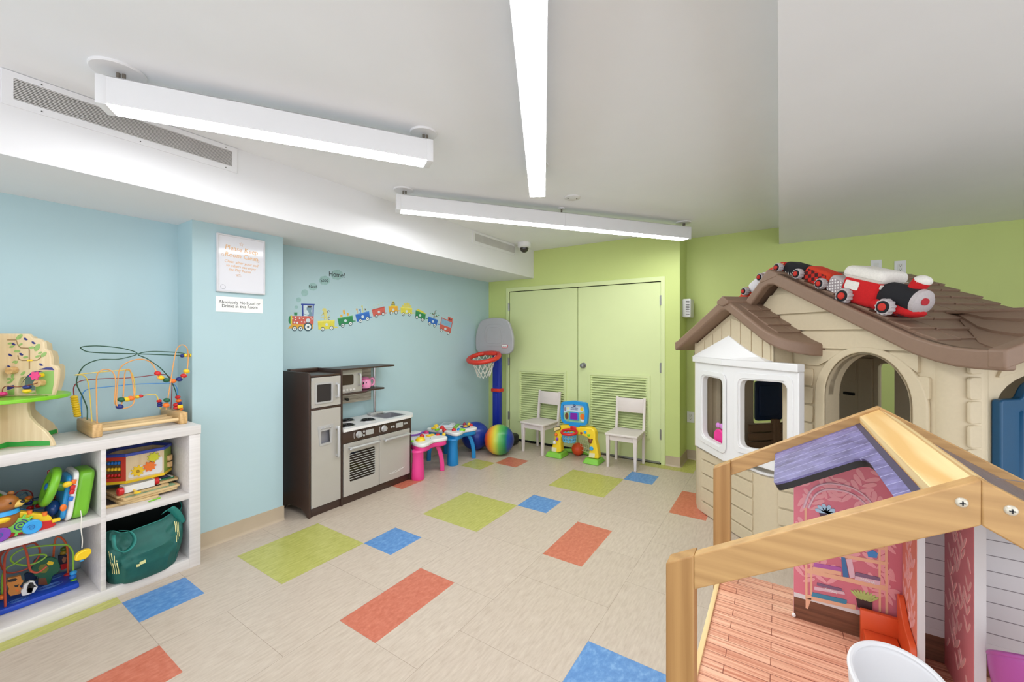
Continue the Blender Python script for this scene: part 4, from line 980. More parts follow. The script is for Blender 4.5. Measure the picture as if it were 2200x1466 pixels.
khandle(fz, (1.998, .905), (1.998, 1.01), .0085)
fr = kdoor('fridge_door', 1.783, .068, 2.034, .820, [[(1.862, .548), (1.945, .548), (1.940, .660), (1.866, .660)]])
obj('dispenser_frame', B().plate(rpoly([(1.850, .535), (1.952, .54), (1.968, .695), (1.835, .69)], .008), .001, .007, [[(1.862, .552), (1.940, .555), (1.942, .652), (1.860, .65)]], M=MK), silv, fr, world=True, bev=.002)
obj('dispenser_niche', B().plate([(1.852, .54), (1.952, .54), (1.952, .665), (1.852, .665)], -.035, -.031, M=MK).bx((1.852, KY, .537), (1.952, KY + .034, .548)), mat('niche_grey', (150, 150, 156), .3, .3), fr, world=True)
for k in range(4): obj('button', B().cyl((1.868 + k * .0235, KY - .006, .672), (1.868 + k * .0235, KY - .012, .668), .009, seg=14), silv, fr, world=True, bev=.002)
khandle(fr, (2.0, .43), (2.0, .655), .0095)
ow = rrect(2.118, .176, 2.375, .420, .02)
ov = kdoor('oven_door', 2.060, .066, 2.417, .503, [ow])
b = B()
for k in range(11): b.cyl((2.118, KY - .001, .197 + k * .0205), (2.375, KY - .001, .197 + k * .0205), .0015, seg=6)
obj('oven_rack', b, pl('rack_white', (236, 234, 230), .4), ov, world=True)
obj('oven_pane', B().plate(rrect(2.114, .172, 2.379, .424, .02), -.0085, -.0065, M=MK), mat('tinted_pane', (92, 74, 62), .05, trans=.9, var=0), ov, world=True)
khandle(ov, (2.115, .462), (2.39, .462), .0095, .034)
dw = kdoor('dishwasher_door', 2.423, .066, 2.781, .503)
khandle(dw, (2.475, .457), (2.745, .457), .0095, .034)
obj('dish_drawing', B().tube([(2.53, KY - .003, .127), (2.59, KY - .003, .133), (2.61, KY - .003, .142), (2.63, KY - .003, .13), (2.66, KY - .003, .147), (2.68, KY - .003, .138), (2.71, KY - .003, .15)], .0022, 5).tube([(2.545, KY - .003, .121), (2.62, KY - .003, .124), (2.70, KY - .003, .142)], .002, 5), pl('print_pale', (214, 210, 205), .4), dw, world=True)
for (x, z) in ((1.79, 1.06), (1.79, .855), (1.79, .80), (1.79, .082), (2.066, .49), (2.77, .095)): obj('corner_catch', B().cyl((x, KY - .001, z), (x, KY - .005, z), .008, seg=12), silv, t, world=True)
cp = obj('control_panel', B().bx((2.053, KY - .004, .508), (2.783, KY + .012, .603), .002), esp, t, world=True)
for x in (2.205, 2.395 + .075):
    obj('dial', B().lathe([(.030, 0), (.030, .006), (.024, .012), (.021, .026), (0, .028)], 24, M=frame((x, KY - .003, .558), (1, 0, 0), (0, 0, 1))).box((x, KY - .03, .558), (.007, .012, .04), .002), silv, cp, world=True)
    obj('dial_print', B().tube([(x - .04 - .008 * math.cos(a), KY - .0048, .558 + .03 * math.sin(a)) for a in [-1 + i * .2 for i in range(11)]], .002, 5), pl('print_pale', (214, 210, 205), .4), cp, world=True)
for x in (2.315, 2.65):
    obj('display', B().plate(rrect(x - .042, .535, x + .042, .58, .006), .003, .008, M=MK), silv, cp, world=True, bev=.002)
for (x, z) in ((2.255, .572), (2.255, .54), (2.555, .556), (2.58, .556), (2.715, .56), (2.74, .56)): obj('button', B().cyl((x, KY - .003, z), (x, KY - .009, z), .010, seg=14), silv, cp, world=True, bev=.001)
ctop = rpoly([(2.053, KY - .02), (2.80, KY - .02), (2.895, KY + .07), (2.915, 3.2), (2.895, KB - .06), (2.82, KB), (2.053, KB)], [0, .05, .08, .12, .08, .05, 0], 6)
sink = rrect(2.545, 3.06, 2.775, 3.27, .03)
ct = obj('countertop', B().plate(ctop, .605, .629, [sink], M=None), pl('counter_white', (228, 226, 224), .3), t, world=True, bev=.004)
obj('sink_basin', B().plate(rrect(2.54, 3.055, 2.78, 3.275, .03), .56, .564).plate(rrect(2.535, 3.05, 2.785, 3.28, .032), .563, .631, [rrect(2.55, 3.065, 2.77, 3.265, .028)]), mat('sink_grey', (160, 160, 166), .3, .5), ct, world=True, bev=.002)
for (x, y, r) in ((2.15, 3.09, .068), (2.28, 3.27, .064), (2.395, 3.13, .066), (2.16, 3.26, .05)):
    bu = obj('burner_ring', B().lathe([(r * 1.05, .629), (r * 1.02, .637), (r * .9, .634), (r * .9, .629)], 28, M=TR((x, y, 0))), silv, ct, world=True)
    b = B()
    for k in range(3): b.torus(r * (.28 + .25 * k), r * .095, 26, 8, c=(x, y, .638))
    obj('burner_coil', b, P_BLK, bu, world=True)
obj('faucet_base', B().bx((2.55, 3.29, .629), (2.70, 3.35, .652), .008), silv, t, world=True)
obj('pole', B().cyl((2.615, 3.315, .64), (2.615, 3.315, 1.105), .0125, seg=18), mat('chrome', (170, 170, 172), .15, .9), t, world=True)
obj('backsplash', B().bx((2.053, 3.372, .77), (2.615, 3.383, 1.10)), tile_m, t, world=True)
tb = B()
for k in range(10): tb.bx((2.053, 3.3705, .80 + k * .03), (2.615, 3.3725, .802 + k * .03))
obj('grout', tb, pl('grout', (120, 108, 92), .8), t, world=True)
obj('hood_shelf', B().plate(rpoly([(2.053, 3.10), (2.72, 3.14), (2.745, 3.2), (2.735, KB), (2.053, KB)], [0, .05, .03, 0, 0]), 1.103, 1.117), esp, t, world=True, bev=.003)
obj('rear_ledge', B().bx((1.80, 3.33, 1.092), (2.04, KB, 1.125), .006), esp, t, world=True)
obj('mid_shelf', B().plate(rpoly([(2.053, 3.15), (2.40, 3.15), (2.48, 3.215), (2.66, 3.22), (2.675, 3.25), (2.66, KB), (2.053, KB)], [0, .02, .03, .03, .02, 0, 0]), .882, .896), esp, t, world=True, bev=.003)
mw = obj('microwave', B().bx((2.056, 3.165, .897), (2.36, 3.37, 1.101), .004), steel, t, world=True)
MM = frame((0, 3.165, 0), (1, 0, 0), (0, 0, 1))
obj('microwave_window', B().plate(rrect(2.06, .968, 2.27, 1.058, .016), .0005, .002, M=MM), mat('brown_window', (60, 48, 40), .2), mw, world=True)
obj('microwave_handle', B().tube(spline([(2.325, 3.163, .957), (2.325, 3.14, .967), (2.325, 3.136, 1.01), (2.325, 3.14, 1.05), (2.325, 3.163, 1.06)], 5), .0085, 10), silv, mw, world=True)
for k in range(6): obj('microwave_button', B().cyl((2.10 + k * .035, 3.165, .925), (2.10 + k * .035, 3.161, .925), .011, seg=14), pl('button_pale', (206, 203, 198), .35), mw, world=True)
for x, z in ((2.10, .842), (2.215, .826), (2.33, .812)): obj('hook', B().cyl((x, 3.372, z), (x - .005, 3.335, z), .009).cyl((x - .005, 3.335, z), (x - .006, 3.325, z), .014), P_BLK, t, world=True)

t = thing('toy_teapot', 'pink toy teapot with a face beside the silver toy microwave', 'toy teapot', (2.475, 3.29, .8965))
pk = pl('soft_pink_plastic', (236, 150, 190), .35)
obj('pot', B().lathe([(.040, 0), (.058, .012), (.066, .045), (.058, .085), (.038, .108), (.016, .116), (0, .118)], 24), pk, t)
obj('handle', B().tube(spline([(.055, -.01, .085), (.085, -.012, .095), (.103, -.012, .065), (.09, -.01, .03), (.055, -.008, .03)], 6), .0095, 10), pk, t, label='pink handle')
obj('lid_band', B().torus(.05, .006, 28, 8, c=(0, 0, .094)), pl('hot_pink', (222, 92, 150)), t)
for sx in (-.028, .002): obj('eye', B().sph((sx - .02, -.056, .062), (.007, .005, .010)), P_BLK, t)
obj('cheek', B().sph((-.045, -.046, .04), (.012, .006, .010)), pl('hot_pink', (222, 92, 150)), t)
t = tag(obj('toy_ball', B().sph((2.215, 3.13, .107), .043), pl('dull_red', (190, 40, 40), .4)), 'red toy ball inside the toy oven behind the rack', 'ball')
t = thing('peg_panel', 'grey rounded panel with a hole between toy kitchen and pink table', 'panel', (2.98, 3.39, 0))
obj('panel', B().plate(rrect(2.905, 0, 3.055, .425, .04), 0, .012, [circ(3.02, .375, .018, 18)], M=frame((0, 3.397, 0), (1, 0, 0), (0, 0, 1))), pl('putty_plastic', (186, 178, 166), .5), t, world=True, bev=.003)

# ================================================================== ACTIVITY TABLES
def table(label, loc, rz, body, leg_specs, kind):
    t = thing('activity_table', label, 'activity table', (loc[0], loc[1], 0), R(rz), 'toddler activity tables')
    def lobe(s): return [(.83 * s * (.205 + .032 * abs(math.sin(2 * a)) ** .6 * (1 if True else 0) + .022 * math.cos(4 * (a - PI / 4)) * -1 * -1) * math.copysign(abs(math.cos(a)) ** .62, math.cos(a)), s * (.205 + .032 * abs(math.sin(2 * a)) ** .6 + .022 * math.cos(4 * (a - PI / 4))) * math.copysign(abs(math.sin(a)) ** .62, math.sin(a))) for a in [2 * PI * i / 72 + .001 for i in range(72)]]
    obj('skirt', B().plate(lobe(1.0), .265, .315), body, t, bev=.012)
    top = obj('table_top', B().plate(lobe(1.04), .312, .35), P_WHT, t, bev=.012, bseg=3)
    for kind_, x, y in leg_specs:
        if kind_ == 'c': obj('leg', B().lathe([(.060, 0), (.063, .008), (.061, .06), (.053, .2), (.054, .255), (.060, .27), (.05, .285)], 26, M=TR((x, y, 0))), body, t)
        else:
            d = Vector((x, y, 0)); n = d.normalized(); s_ = Vector((-n.y, n.x, 0)) * .052; vs, fs = [], []
            prof = [(.78, .275), (.86, .255), (.95, .21), (1.02, .15), (1.06, .08), (1.07, 0)]
            for k, z in prof:
                c = d * k
                for off in (-s_, s_):
                    for th in (0, .045): vs.append(c + off - n * th + Vector((0, 0, z)))
            for i in range(len(prof) - 1):
                a = i * 4; c_ = a + 4
                fs += [[a, a + 2, c_ + 2, c_], [a + 1, c_ + 1, c_ + 3, a + 3], [a, c_, c_ + 1, a + 1], [a + 2, a + 3, c_ + 3, c_ + 2]]
            fs += [[0, 1, 3, 2], [len(vs) - 4, len(vs) - 2, len(vs) - 1, len(vs) - 3]]
            obj('leg', B().add(vs, fs), body, t, bev=.006)
    ztop = .35
    def btn(nm, x, y, r, h, m, flat=False):
        obj(nm, B().sph((x, y, ztop), (r, r, h), 16, 10) if not flat else B().box((x, y, ztop + h / 2), (r * 2, r, h), .004), m, t)
    if kind == 'blue':
        obj('book', B().box((-.0, .07, ztop + .012), (.19, .17, .02), .006, rot=(0, 0, .5)).box((.0, .07, ztop + .026), (.16, .14, .012), .004, rot=(0, 0, .5)), pl('pale_lilac', (214, 216, 224)), t)
        obj('book_print', B().box((-.01, .08, ztop + .033), (.10, .09, .002), rot=(0, 0, .5)), pl('book_print', (150, 170, 176)), t)
        obj('green_strip', B().box((.04, -.03, ztop + .008), (.24, .03, .018), .005, rot=(0, 0, .5)), P_LIME, t)
        obj('dial_tray', B().cyl((.10, -.11, ztop - .002), (.10, -.11, ztop + .006), .055), P_NAVY, t)
        btn('button', .115, -.105, .026, .018, P_YEL); btn('button', .075, -.12, .018, .014, P_ORG)
        btn('ring_toy', -.03, -.17, .042, .016, P_LIME); btn('ring_toy', -.06, -.15, .02, .024, P_BLU)
        for x, y, m in ((.185, -.13, P_RED), (.21, -.08, P_YEL), (.185, -.03, pl('plum', (150, 40, 70)))): btn('knob', x, y, .022, .028, m)
        for x, y in ((-.15, -.02), (-.10, -.115)): btn('roller', x, y, .024, .028, P_RED)
        obj('roller_bar', B().cyl((-.14, -.03, ztop + .018), (-.10, -.10, ztop + .018), .012), silv, t)
        btn('knob', -.10, .06, .026, .035, P_RED); btn('slider', -.17, .12, .03, .02, P_YEL, True); btn('slider', -.20, .04, .03, .018, P_LIME, True); btn('slider', -.08, .17, .034, .03, P_YEL)
    else:
        obj('purple_track', B().tube(spline([(-.16, .12, ztop + .006), (-.05, .10, ztop + .01), (.03, .06, ztop + .012), (.14, .10, ztop + .012)], 6), .009, 8), P_PURP, t)
        obj('book', B().box((-.02, .15, ztop + .014), (.26, .10, .022), .006, rot=(0, 0, -.08)), P_WHT, t)
        btn('snail', -.09, -.10, .05, .036, P_YEL); btn('knob', .01, -.02, .026, .034, P_RED); btn('slider', .10, -.05, .045, .014, P_YEL, True)
        btn('flower', .16, .07, .03, .03, pl('magenta', (200, 40, 110))); btn('button', .17, -.09, .026, .016, P_RED); btn('button', .21, -.14, .02, .022, P_YEL); btn('leaf', -.16, -.06, .02, .012, P_LIME)
        obj('key_dots', B().cyl((.03, -.12, ztop - .001), (.03, -.12, ztop + .002), .006).cyl((.08, -.12, ztop - .001), (.08, -.12, ztop + .002), .006), P_BLK, t)
    return t
pinkb = pl('hot_pink_plastic', (228, 62, 140), .38); cyan = pl('cyan_blue_plastic', (18, 128, 192), .38); dblue = pl('deep_blue', (16, 72, 128), .4)
table('pink legged toddler activity table beside the toy kitchen', (3.022, 3.115), 0, pinkb, [('c', -.175, -.155), ('a', .165, -.165), ('a', -.14, .17)], 'pink')
table('blue legged toddler activity table beside the blue ball', (3.542, 3.135), 0, cyan, [('c', -.175, -.165), ('a', .165, -.19), ('a', -.19, .185), ('c', .14, .18)], 'blue')

# ================================================================== BALLS
def dep(p, d): return CAM + ray(p) * d
q = dep((1021, 938.5), 5.03)
t = thing('exercise_ball', 'glossy dark blue ball between the blue table and the rainbow ball', 'ball', (q.x, q.y, 0), 0, 'large play balls in the corner')
obj('shell', B().sph((0, 0, .171), .171, 40, 26), pl('royal_blue_vinyl', (30, 56, 150), .28), t)
obj('valve', B().cyl((-.150, -.078, .145), (-.155, -.081, .144), .008, seg=12), P_NAVY, t)
m = bpy.data.materials.new('rainbow_vinyl'); n_ = NT(m)
sx_ = n_.new('ShaderNodeSeparateXYZ'); n_.link(n_.coord(), sx_.inputs[0])
mr = n_.new('ShaderNodeMapRange'); mr.inputs['From Min'].default_value = -.176; mr.inputs['From Max'].default_value = .176
n_.link(sx_.outputs[0], mr.inputs['Value'])
n_.link(n_.ramp(mr.outputs[0], [(0.0, rgb((190, 40, 60))), (.13, rgb((232, 84, 36))), (.30, rgb((240, 170, 40))), (.43, rgb((206, 206, 70))), (.58, rgb((96, 176, 80))), (.76, rgb((20, 128, 84))), (.84, rgb((26, 70, 150))), (1.0, rgb((34, 44, 130)))]), n_.b.inputs['Base Color'])
n_.b.inputs['Roughness'].default_value = .3
q = dep((1072.5, 945), 4.82)
t = thing('rainbow_ball', 'rainbow striped ball in front of the basketball hoop', 'ball', (q.x, q.y, 0), R(-66), 'large play balls in the corner')
obj('shell', B().sph((0, 0, .1755), .1755, 40, 26), m, t)
b = B()
for a in range(5): b.sph((.162 - .004 * abs(a - 2), -.045 + .004 * a, .215 - a * .02), (.004, .007, .006), 8, 6)
obj('white_print', b, P_WHT, t)

# ================================================================== BASKETBALL HOOP
HP = Vector((4.37, 3.085, 0)); ha = math.atan2(-.02, -1.0)
t = thing('basketball_hoop', 'toy basketball hoop with grey backboard and blue pole in the corner', 'basketball hoop', HP, ha)
cobalt = pl('cobalt_plastic', (18, 40, 150), .4); gry = mat('grey_plastic', (166, 166, 168), .5, var=.02); rimm = pl('red_orange_plastic', (206, 52, 36), .38)
obj('base', B().plate(rrect(-.15, -.27, .24, .27, .09), 0, .13), pl('black_base', (36, 36, 38), .5), t, bev=.03, bseg=3)
obj('pole', B().box((0, 0, .68), (.075, .115, 1.26), .016).box((.04, 0, .4), (.012, .05, .5), .005).box((.04, 0, .95), (.012, .05, .4), .005), cobalt, t)
obj('collar', B().box((0, 0, .69), (.10, .145, .045), .012).box((.05, .0, .69), (.02, .05, .03), .006), rimm, t)
MBd = frame((.075, 0, 0), (0, 1, 0), (0, 0, 1))         # local (y, z), z along +x (the front)
bo = rpoly([(-.20, 1.165), (.20, 1.165), (.262, 1.21), (.272, 1.40), (.20, 1.60), (.06, 1.632), (-.06, 1.632), (-.20, 1.60), (-.272, 1.40), (-.262, 1.21)], [.03, .03, .06, .1, .1, .1, .1, .1, .1, .06], 6); bo = [(y * 1.1, z) for y, z in bo]
bd = obj('backboard', B().plate(bo, -.03, .012, M=MBd), gry, t, bev=.012, bseg=3)
for k, (w, z0, z1) in enumerate(((.155, 1.27, 1.545), (.125, 1.30, 1.51))):
    p = rpoly([(-w, z0), (w, z0), (w * .9, z1 - .05), (w * .6, z1), (-w * .6, z1), (-w * .9, z1 - .05)], .05, 6)
    obj('molded_line', B().tube([(.0875, y, z) for y, z in p], .0032, 6, True), gry, bd)
ba = obj('badge', B().plate(rrect(.125, 1.245, .218, 1.287, .02), .012, .015, M=MBd), rimm, bd)
obj('badge_face', B().plate(rrect(.132, 1.251, .211, 1.281, .014), .015, .0165, M=MBd), P_WHT, bd)
text('badge_lettering', 'little tikes', .017, frame((.0918, .1715, 1.266), (0, 1, 0), (0, 0, 1)), black_m, bd, sx=.9)
RC = (.30, 0, 1.175)
ring = [(RC[0] + .185 * math.cos(a), .195 * math.sin(a), RC[2] - .28 * (RC[0] - .13 + .185 * math.cos(a))) for a in [2 * PI * i / 40 for i in range(40)]]
obj('rim', B().tube(ring, .028, 12, True).box((.13, 0, 1.175), (.10, .20, .05), .015), rimm, t)
b = B(); ns = 12
def netp(k, l): 
    f = l / 4; rr = .162 - .085 * f ** .8; a = 2 * PI * (k + .5 * (l % 2)) / ns
    return Vector((RC[0] + rr * math.cos(a), rr * math.sin(a), RC[2] - .01 - .25 * f - .012 * math.sin(3 * a) * f - .28 * (RC[0] - .13 + rr * math.cos(a)) * (1 - .5 * f)))
for k in range(ns):
    for l in range(4):
        b.tube([netp(k, l), netp(k, l + 1)], .0034, 6); b.tube([netp(k, l), netp(k - 1 if l % 2 == 0 else k + 1, l + 1)], .0034, 6)
obj('net', b, mat('white_cord', (226, 222, 212), .7), t)

# ================================================================== TWO WHITE CHAIRS
chair_m = mat('off_white_paint', (222, 212, 206), .42, var=.02)
def chair(label, loc, rz):
    t = thing('child_chair', label, 'chair', (loc[0], loc[1], 0), R(rz), 'white wooden child chairs by the closet doors')
    obj('seat', B().plate(rpoly([(-.19, -.175), (.165, -.165), (.165, .165), (-.19, .175)], .012), .342, .364), chair_m, t, bev=.005)
    for s_ in (-1, 1):
        vs = [(-.178, s_ * .125, .345), (-.136, s_ * .125, .345), (-.136, s_ * .165, .345), (-.178, s_ * .165, .345), (-.172, s_ * .133, 0), (-.146, s_ * .133, 0), (-.146, s_ * .158, 0), (-.172, s_ * .158, 0)]
        obj('leg', B().add(vs, [[0, 1, 2, 3], [7, 6, 5, 4], [0, 4, 5, 1], [1, 5, 6, 2], [2, 6, 7, 3], [3, 7, 4, 0]] if s_ > 0 else [[3, 2, 1, 0], [4, 5, 6, 7], [1, 5, 4, 0], [2, 6, 5, 1], [3, 7, 6, 2], [0, 4, 7, 3]]), chair_m, t, bev=.003)
        pr = [(.128, .0), (.150, .0), (.168, .345), (.172, .40), (.198, .705), (.178, .712), (.142, .40), (.132, .345), (.126, .15)]
        y0, y1 = (s_ * .166, s_ * .138) 
        obj('back_post', B().plate(pr, min(y0, y1), max(y0, y1), M=Matrix(((1, 0, 0, 0), (0, 0, 1, 0), (0, 1, 0, 0), (0, 0, 0, 1)))), chair_m, t, bev=.003)
    ap = B().bx((-.165, -.14, .288), (-.148, .14, .344)).bx((.135, -.14, .288), (.15, .14, .344))
    for s_ in (-1, 1): ap.bx((-.15, s_ * .150, .288), (.14, s_ * .134, .344))
    obj('apron', ap, chair_m, t, bev=.001)
    obj('back_rest', B().box((.172, 0, .622), (.014, .28, .155), .003, rot=(0, R(5), 0)), chair_m, t)
    return t
ch = chair('white wooden child chair between the rainbow ball and the sports toy', (4.365, 2.435), -7.7)
dup(ch, (4.385, 1.392, 0), R(1), 'white wooden child chair to the right of the sports toy')

# ================================================================== SPORTS GOAL TOY
GXP = 4.26
MG = frame((GXP, 0, 0), (0, -1, 0), (0, 0, 1))
G1 = zp(9.16, 1170, 850)
def g2(x, y, xx=GXP):
    q = onX(G1(x, y), xx); return (-q.y, q.z)
GL = lambda L: [g2(*p) for p in L]
t = thing('sports_goal_toy', 'yellow toddler sports toy with blue backboard between the two white chairs', 'sports toy', (GXP, 1.9, 0))
yel = pl('warm_yellow_plastic', (242, 208, 44), .38); apple = pl('apple_green_plastic', (128, 196, 66), .4); skyb = pl('bright_blue_plastic', (30, 146, 214), .35)
arch_o = GL([(330, 580), (500, 560), (720, 600), (940, 625), (1010, 690), (1020, 760), (1015, 850), (1050, 980), (1085, 1190), (1080, 1240), (880, 1215), (905, 1050), (900, 900), (870, 830), (800, 790), (640, 760), (400, 745), (345, 830), (340, 960), (350, 1100), (270, 1120), (155, 1085), (165, 1000), (215, 880), (225, 740), (240, 640)])
obj('arch', B().plate(arch_o, -.05, .035, M=MG), yel, t, world=True, bev=.014, bseg=3)
zf = 0
fl_, fr_ = g2(210, 1160), g2(960, 1290)
for (L, nm) in (([(70, 1205), (130, 1115), (160, 1085), (350, 1090), (390, 1130), (300, 1240)], 'foot'), ([(800, 1320), (870, 1225), (900, 1200), (1085, 1215), (1115, 1290), (1060, 1375)], 'foot')):
    P = GL(L); x0, x1 = min(p[0] for p in P), max(p[0] for p in P)
    obj(nm, B().add([(4.17, -x0 - 0, 0), (4.17, -x1, 0), (4.40, -x1, 0), (4.40, -x0, 0), (4.20, -x0 - .02, .055), (4.20, -x1 + .02, .055), (4.36, -x1 + .02, .055), (4.36, -x0 - .02, .055)], [[0, 1, 2, 3], [7, 6, 5, 4], [0, 4, 5, 1], [1, 5, 6, 2], [2, 6, 7, 3], [3, 7, 4, 0]]), apple, t, world=True, bev=.012)
yl, yr = -fl_[0], -fr_[0]
obj('rear_bar', B().tube(spline([(4.34, yl, .025), (4.46, yl - .06, .025), (4.50, (yl + yr) / 2, .025), (4.46, yr + .06, .025), (4.34, yr, .025)], 6), .024, 10), apple, t, world=True)
b = B()
for k in range(6): b.tube([(4.30 + .03 * k, yr + .04 + .035 * k, .06), (4.26 + .01 * k, yr + .05 + .035 * k, .34)], .002, 5)
for k in range(6): b.tube([(4.30, yr + .04, .08 + k * .045), (4.40, yr + .22, .08 + k * .045)], .002, 5)
obj('goal_net', b, pl('net_cream', (226, 222, 190), .6), t, world=True)
bbo = rpoly(GL([(360, 120), (600, 100), (850, 140), (880, 300), (860, 560), (800, 585), (420, 545), (355, 480), (340, 300)]), .03, 5)
bbi = rpoly(GL([(385, 175), (600, 165), (800, 200), (820, 330), (800, 540), (440, 505), (385, 450)]), .018, 5)
bb = obj('backboard', B().plate(bbo, -.005, .04, [bbi], M=MG).plate(GL([(505, 530), (720, 560), (710, 615), (505, 590)]), -.005, .038, M=MG), skyb, t, world=True, bev=.01, bseg=3)
obj('picture', B().plate(bbi, .0, .012, M=MG), mat('meadow_picture', (150, 196, 150), .4, var=.22, vscale=14), bb, world=True)
obj('sky_print', B().plate(GL([(385, 180), (600, 165), (800, 200), (812, 300), (700, 330), (480, 300), (385, 340)]), .012, .0126, M=MG), pl('pale_sky', (196, 216, 232), .4), bb, world=True)
fr0 = rpoly(GL([(505, 315), (680, 330), (690, 490), (500, 470)]), .012)
obj('target_frame', B().plate(fr0, .012, .022, M=MG), skyb, bb, world=True, bev=.003)
obj('purple_target', B().plate(rpoly(GL([(525, 335), (662, 345), (665, 472), (520, 458)]), .01), .022, .0235, M=MG), pl('violet', (126, 22, 160), .4), bb, world=True)
c = g2(595, 196); obj('badge', B().plate(circ(c[0], c[1], .018, 20, .013), .012, .0145, M=MG), P_NAVY, bb, world=True)
def gtext(nm, body, x, y, s, m, sx=1.0):
    c = g2(x, y); text(nm, body, s, MG @ Matrix.Translation((c[0], c[1], .0152)), m, bb, world=True, sx=sx)
gtext('badge_lettering', 'vtech', 595, 195, .014, P_WHT); gtext('title_lettering', 'Smart Shots', 598, 240, .021, P_NAVY, .85); gtext('title_lettering', 'Sports Center', 592, 271, .0185, P_NAVY, .85)
for (x, y, rx, ry, mm, nm) in ((445, 400, .022, .038, pl('brown_print', (120, 70, 40)), 'animal_print'), (755, 415, .028, .034, P_ORG, 'animal_print'), (740, 268, .020, .02, P_YEL, 'sun_print'), (468, 252, .015, .016, pl('cream', (230, 226, 170)), 'animal_print'), (415, 265, .013, .022, pl('grey_print', (150, 140, 150)), 'animal_print'), (755, 490, .024, .012, P_WHT, 'animal_print')):
    c = g2(x, y); obj(nm, B().plate(circ(c[0], c[1], rx, 18, ry), .0126, .014, M=MG), mm, bb, world=True)
c = g2(500, 715, 4.17); rc = Vector((4.15, -c[0], c[1]))
obj('hoop_ring', B().tube([rc + Vector((.078 * math.sin(a), .085 * math.cos(a), .012 * math.sin(a))) for a in [2 * PI * i / 32 for i in range(32)]], .0145, 10, True).box((4.235, rc.y - .015, rc.z + .03), (.04, .075, .05), .01), P_RED, t, world=True)
b = B()
for l in range(3):
    f = l / 2
    b.tube([rc + Vector((.072 * (1 - .14 * f) * math.sin(a), .078 * (1 - .14 * f) * math.cos(a), -.02 - .075 * f - .008 * (i % 2))) for i, a in enumerate([2 * PI * i / 24 for i in range(24)])], .008, 8, True)
for k in range(12):
    a = 2 * PI * k / 12; b.tube([rc + Vector((.075 * math.sin(a), .08 * math.cos(a), -.01)), rc + Vector((.062 * math.sin(a + .3), .068 * math.cos(a + .3), -.1))], .007, 6)
obj('hoop_net', b, pl('net_blue', (92, 168, 206), .5), t, world=True)
obj('orange_inlay', B().sph(rc + Vector((.03, -.04, -.015)), (.018, .018, .008)), P_YEL, t, world=True)
for (x, y, r, mm, nm) in ((230, 770, .019, P_ORG, 'sport_ball'), (248, 858, .018, P_PURP, 'sport_ball'), (200, 925, .020, P_WHT, 'sport_ball')):
    c = g2(x, y, 4.22); obj(nm, B().sph((4.215, -c[0], c[1]), r), mm, t, world=True)
for (x, y, r, mm, nm) in ((825, 712, .016, P_SKY, 'button'), (893, 770, .015, P_LIME, 'button'), (750, 728, .014, pl('rust', (170, 80, 40)), 'button'), (948, 1030, .022, P_SKY, 'button')):
    c = g2(x, y); obj(nm, B().cyl(MG @ Vector((*c, .03)), MG @ Vector((*c, .046)), r, seg=18), mm, t, world=True, bev=.004)
c = g2(925, 885); obj('bear_face', B().sph(MG @ Vector((*c, .04)), (.015, .022, .026)).sph(MG @ Vector((c[0] - .02, c[1] + .02, .036)), .009).sph(MG @ Vector((c[0] + .02, c[1] + .02, .036)), .009), pl('brown_print', (120, 70, 40)), t, world=True)
for L in ([(170, 1005), (265, 1015), (255, 1100), (165, 1085)], [(905, 1115), (1015, 1125), (1005, 1215), (890, 1200)]):
    obj('sticker', B().plate(rpoly(GL(L), .006), .03, .0362, M=MG), pl('sticker_cream', (226, 220, 180), .4), t, world=True)
L = GL([(212, 610), (345, 585), (350, 655), (225, 695)])
obj('score_flap', B().plate(rpoly(L, .006), .04, .052, M=MG), P_BLK, t, world=True, bev=.002)
obj('score_face', B().plate(rpoly(GL([(222, 622), (338, 597), (342, 648), (232, 684)]), .004), .052, .0535, M=MG), pl('flap_cream', (226, 208, 150), .4), t, world=True)
q = dep((1241.5, 965), 4.79)
t = tag(obj('toy_basketball', B().sph((q.x, q.y, .0725), .0725, 30, 20), pl('orange_rubber', (216, 76, 28), .45)), 'small orange ball under the hoop of the yellow sports toy', 'ball')

# ================================================================== THE BIG PLASTIC PLAYHOUSE
HO = Vector((3.258, -.104, 0)); HRZ = R(-136.516)
HMx = TR(HO, (0, 0, HRZ)); HInv = HMx.inverted()
def hray(p):
    return HInv @ CAM, (HInv.to_3x3() @ ray(p))
def hY(p, y):
    o, v = hray(p); q = o + v * ((y - o.y) / v.y); return (q.x, q.z)
def hX(p, x):
    o, v = hray(p); q = o + v * ((x - o.x) / v.x); return (q.y, q.z)
FX = Matrix(((1, 0, 0, 0), (0, 0, -1, 0), (0, 1, 0, 0), (0, 0, 0, 1)))       # local (x, z); local z towards -y (the viewer's side)
def FM(y): m = FX.copy(); m.translation = (0, y, 0); return m
EX = Matrix(((0, 0, 1, 0), (1, 0, 0, 0), (0, 1, 0, 0), (0, 0, 0, 1)))        # local (y, z); local z towards +x
def EM(x): m = EX.copy(); m.translation = (x, 0, 0); return m
beige = mat('sand_plastic', (208, 193, 163), .5, var=.02, vscale=60, bump=.03)
brown = mat('brown_roof_plastic', (136, 110, 91), .5, var=.03, vscale=60, bump=.04)
dbrown = mat('dark_tan_plastic', (142, 112, 82), .5, var=.03)
hwhite = mat('white_molded_plastic', (236, 235, 234), .4, var=.01)
hblue = mat('petrol_blue_plastic', (14, 76, 114), .38, var=.03)
t = thing('playhouse', 'big beige plastic playhouse with brown shingled roof by the green wall', 'playhouse', HO, HRZ)
FY = -.10
def arcpts(cx, cz, r, a0, a1, n=16, rz=None):
    rz = r if rz is None else rz
    return [(cx + r * math.cos(R(a0 + (a1 - a0) * i / n)), cz + rz * math.sin(R(a0 + (a1 - a0) * i / n))) for i in range(n + 1)]
AC = .512
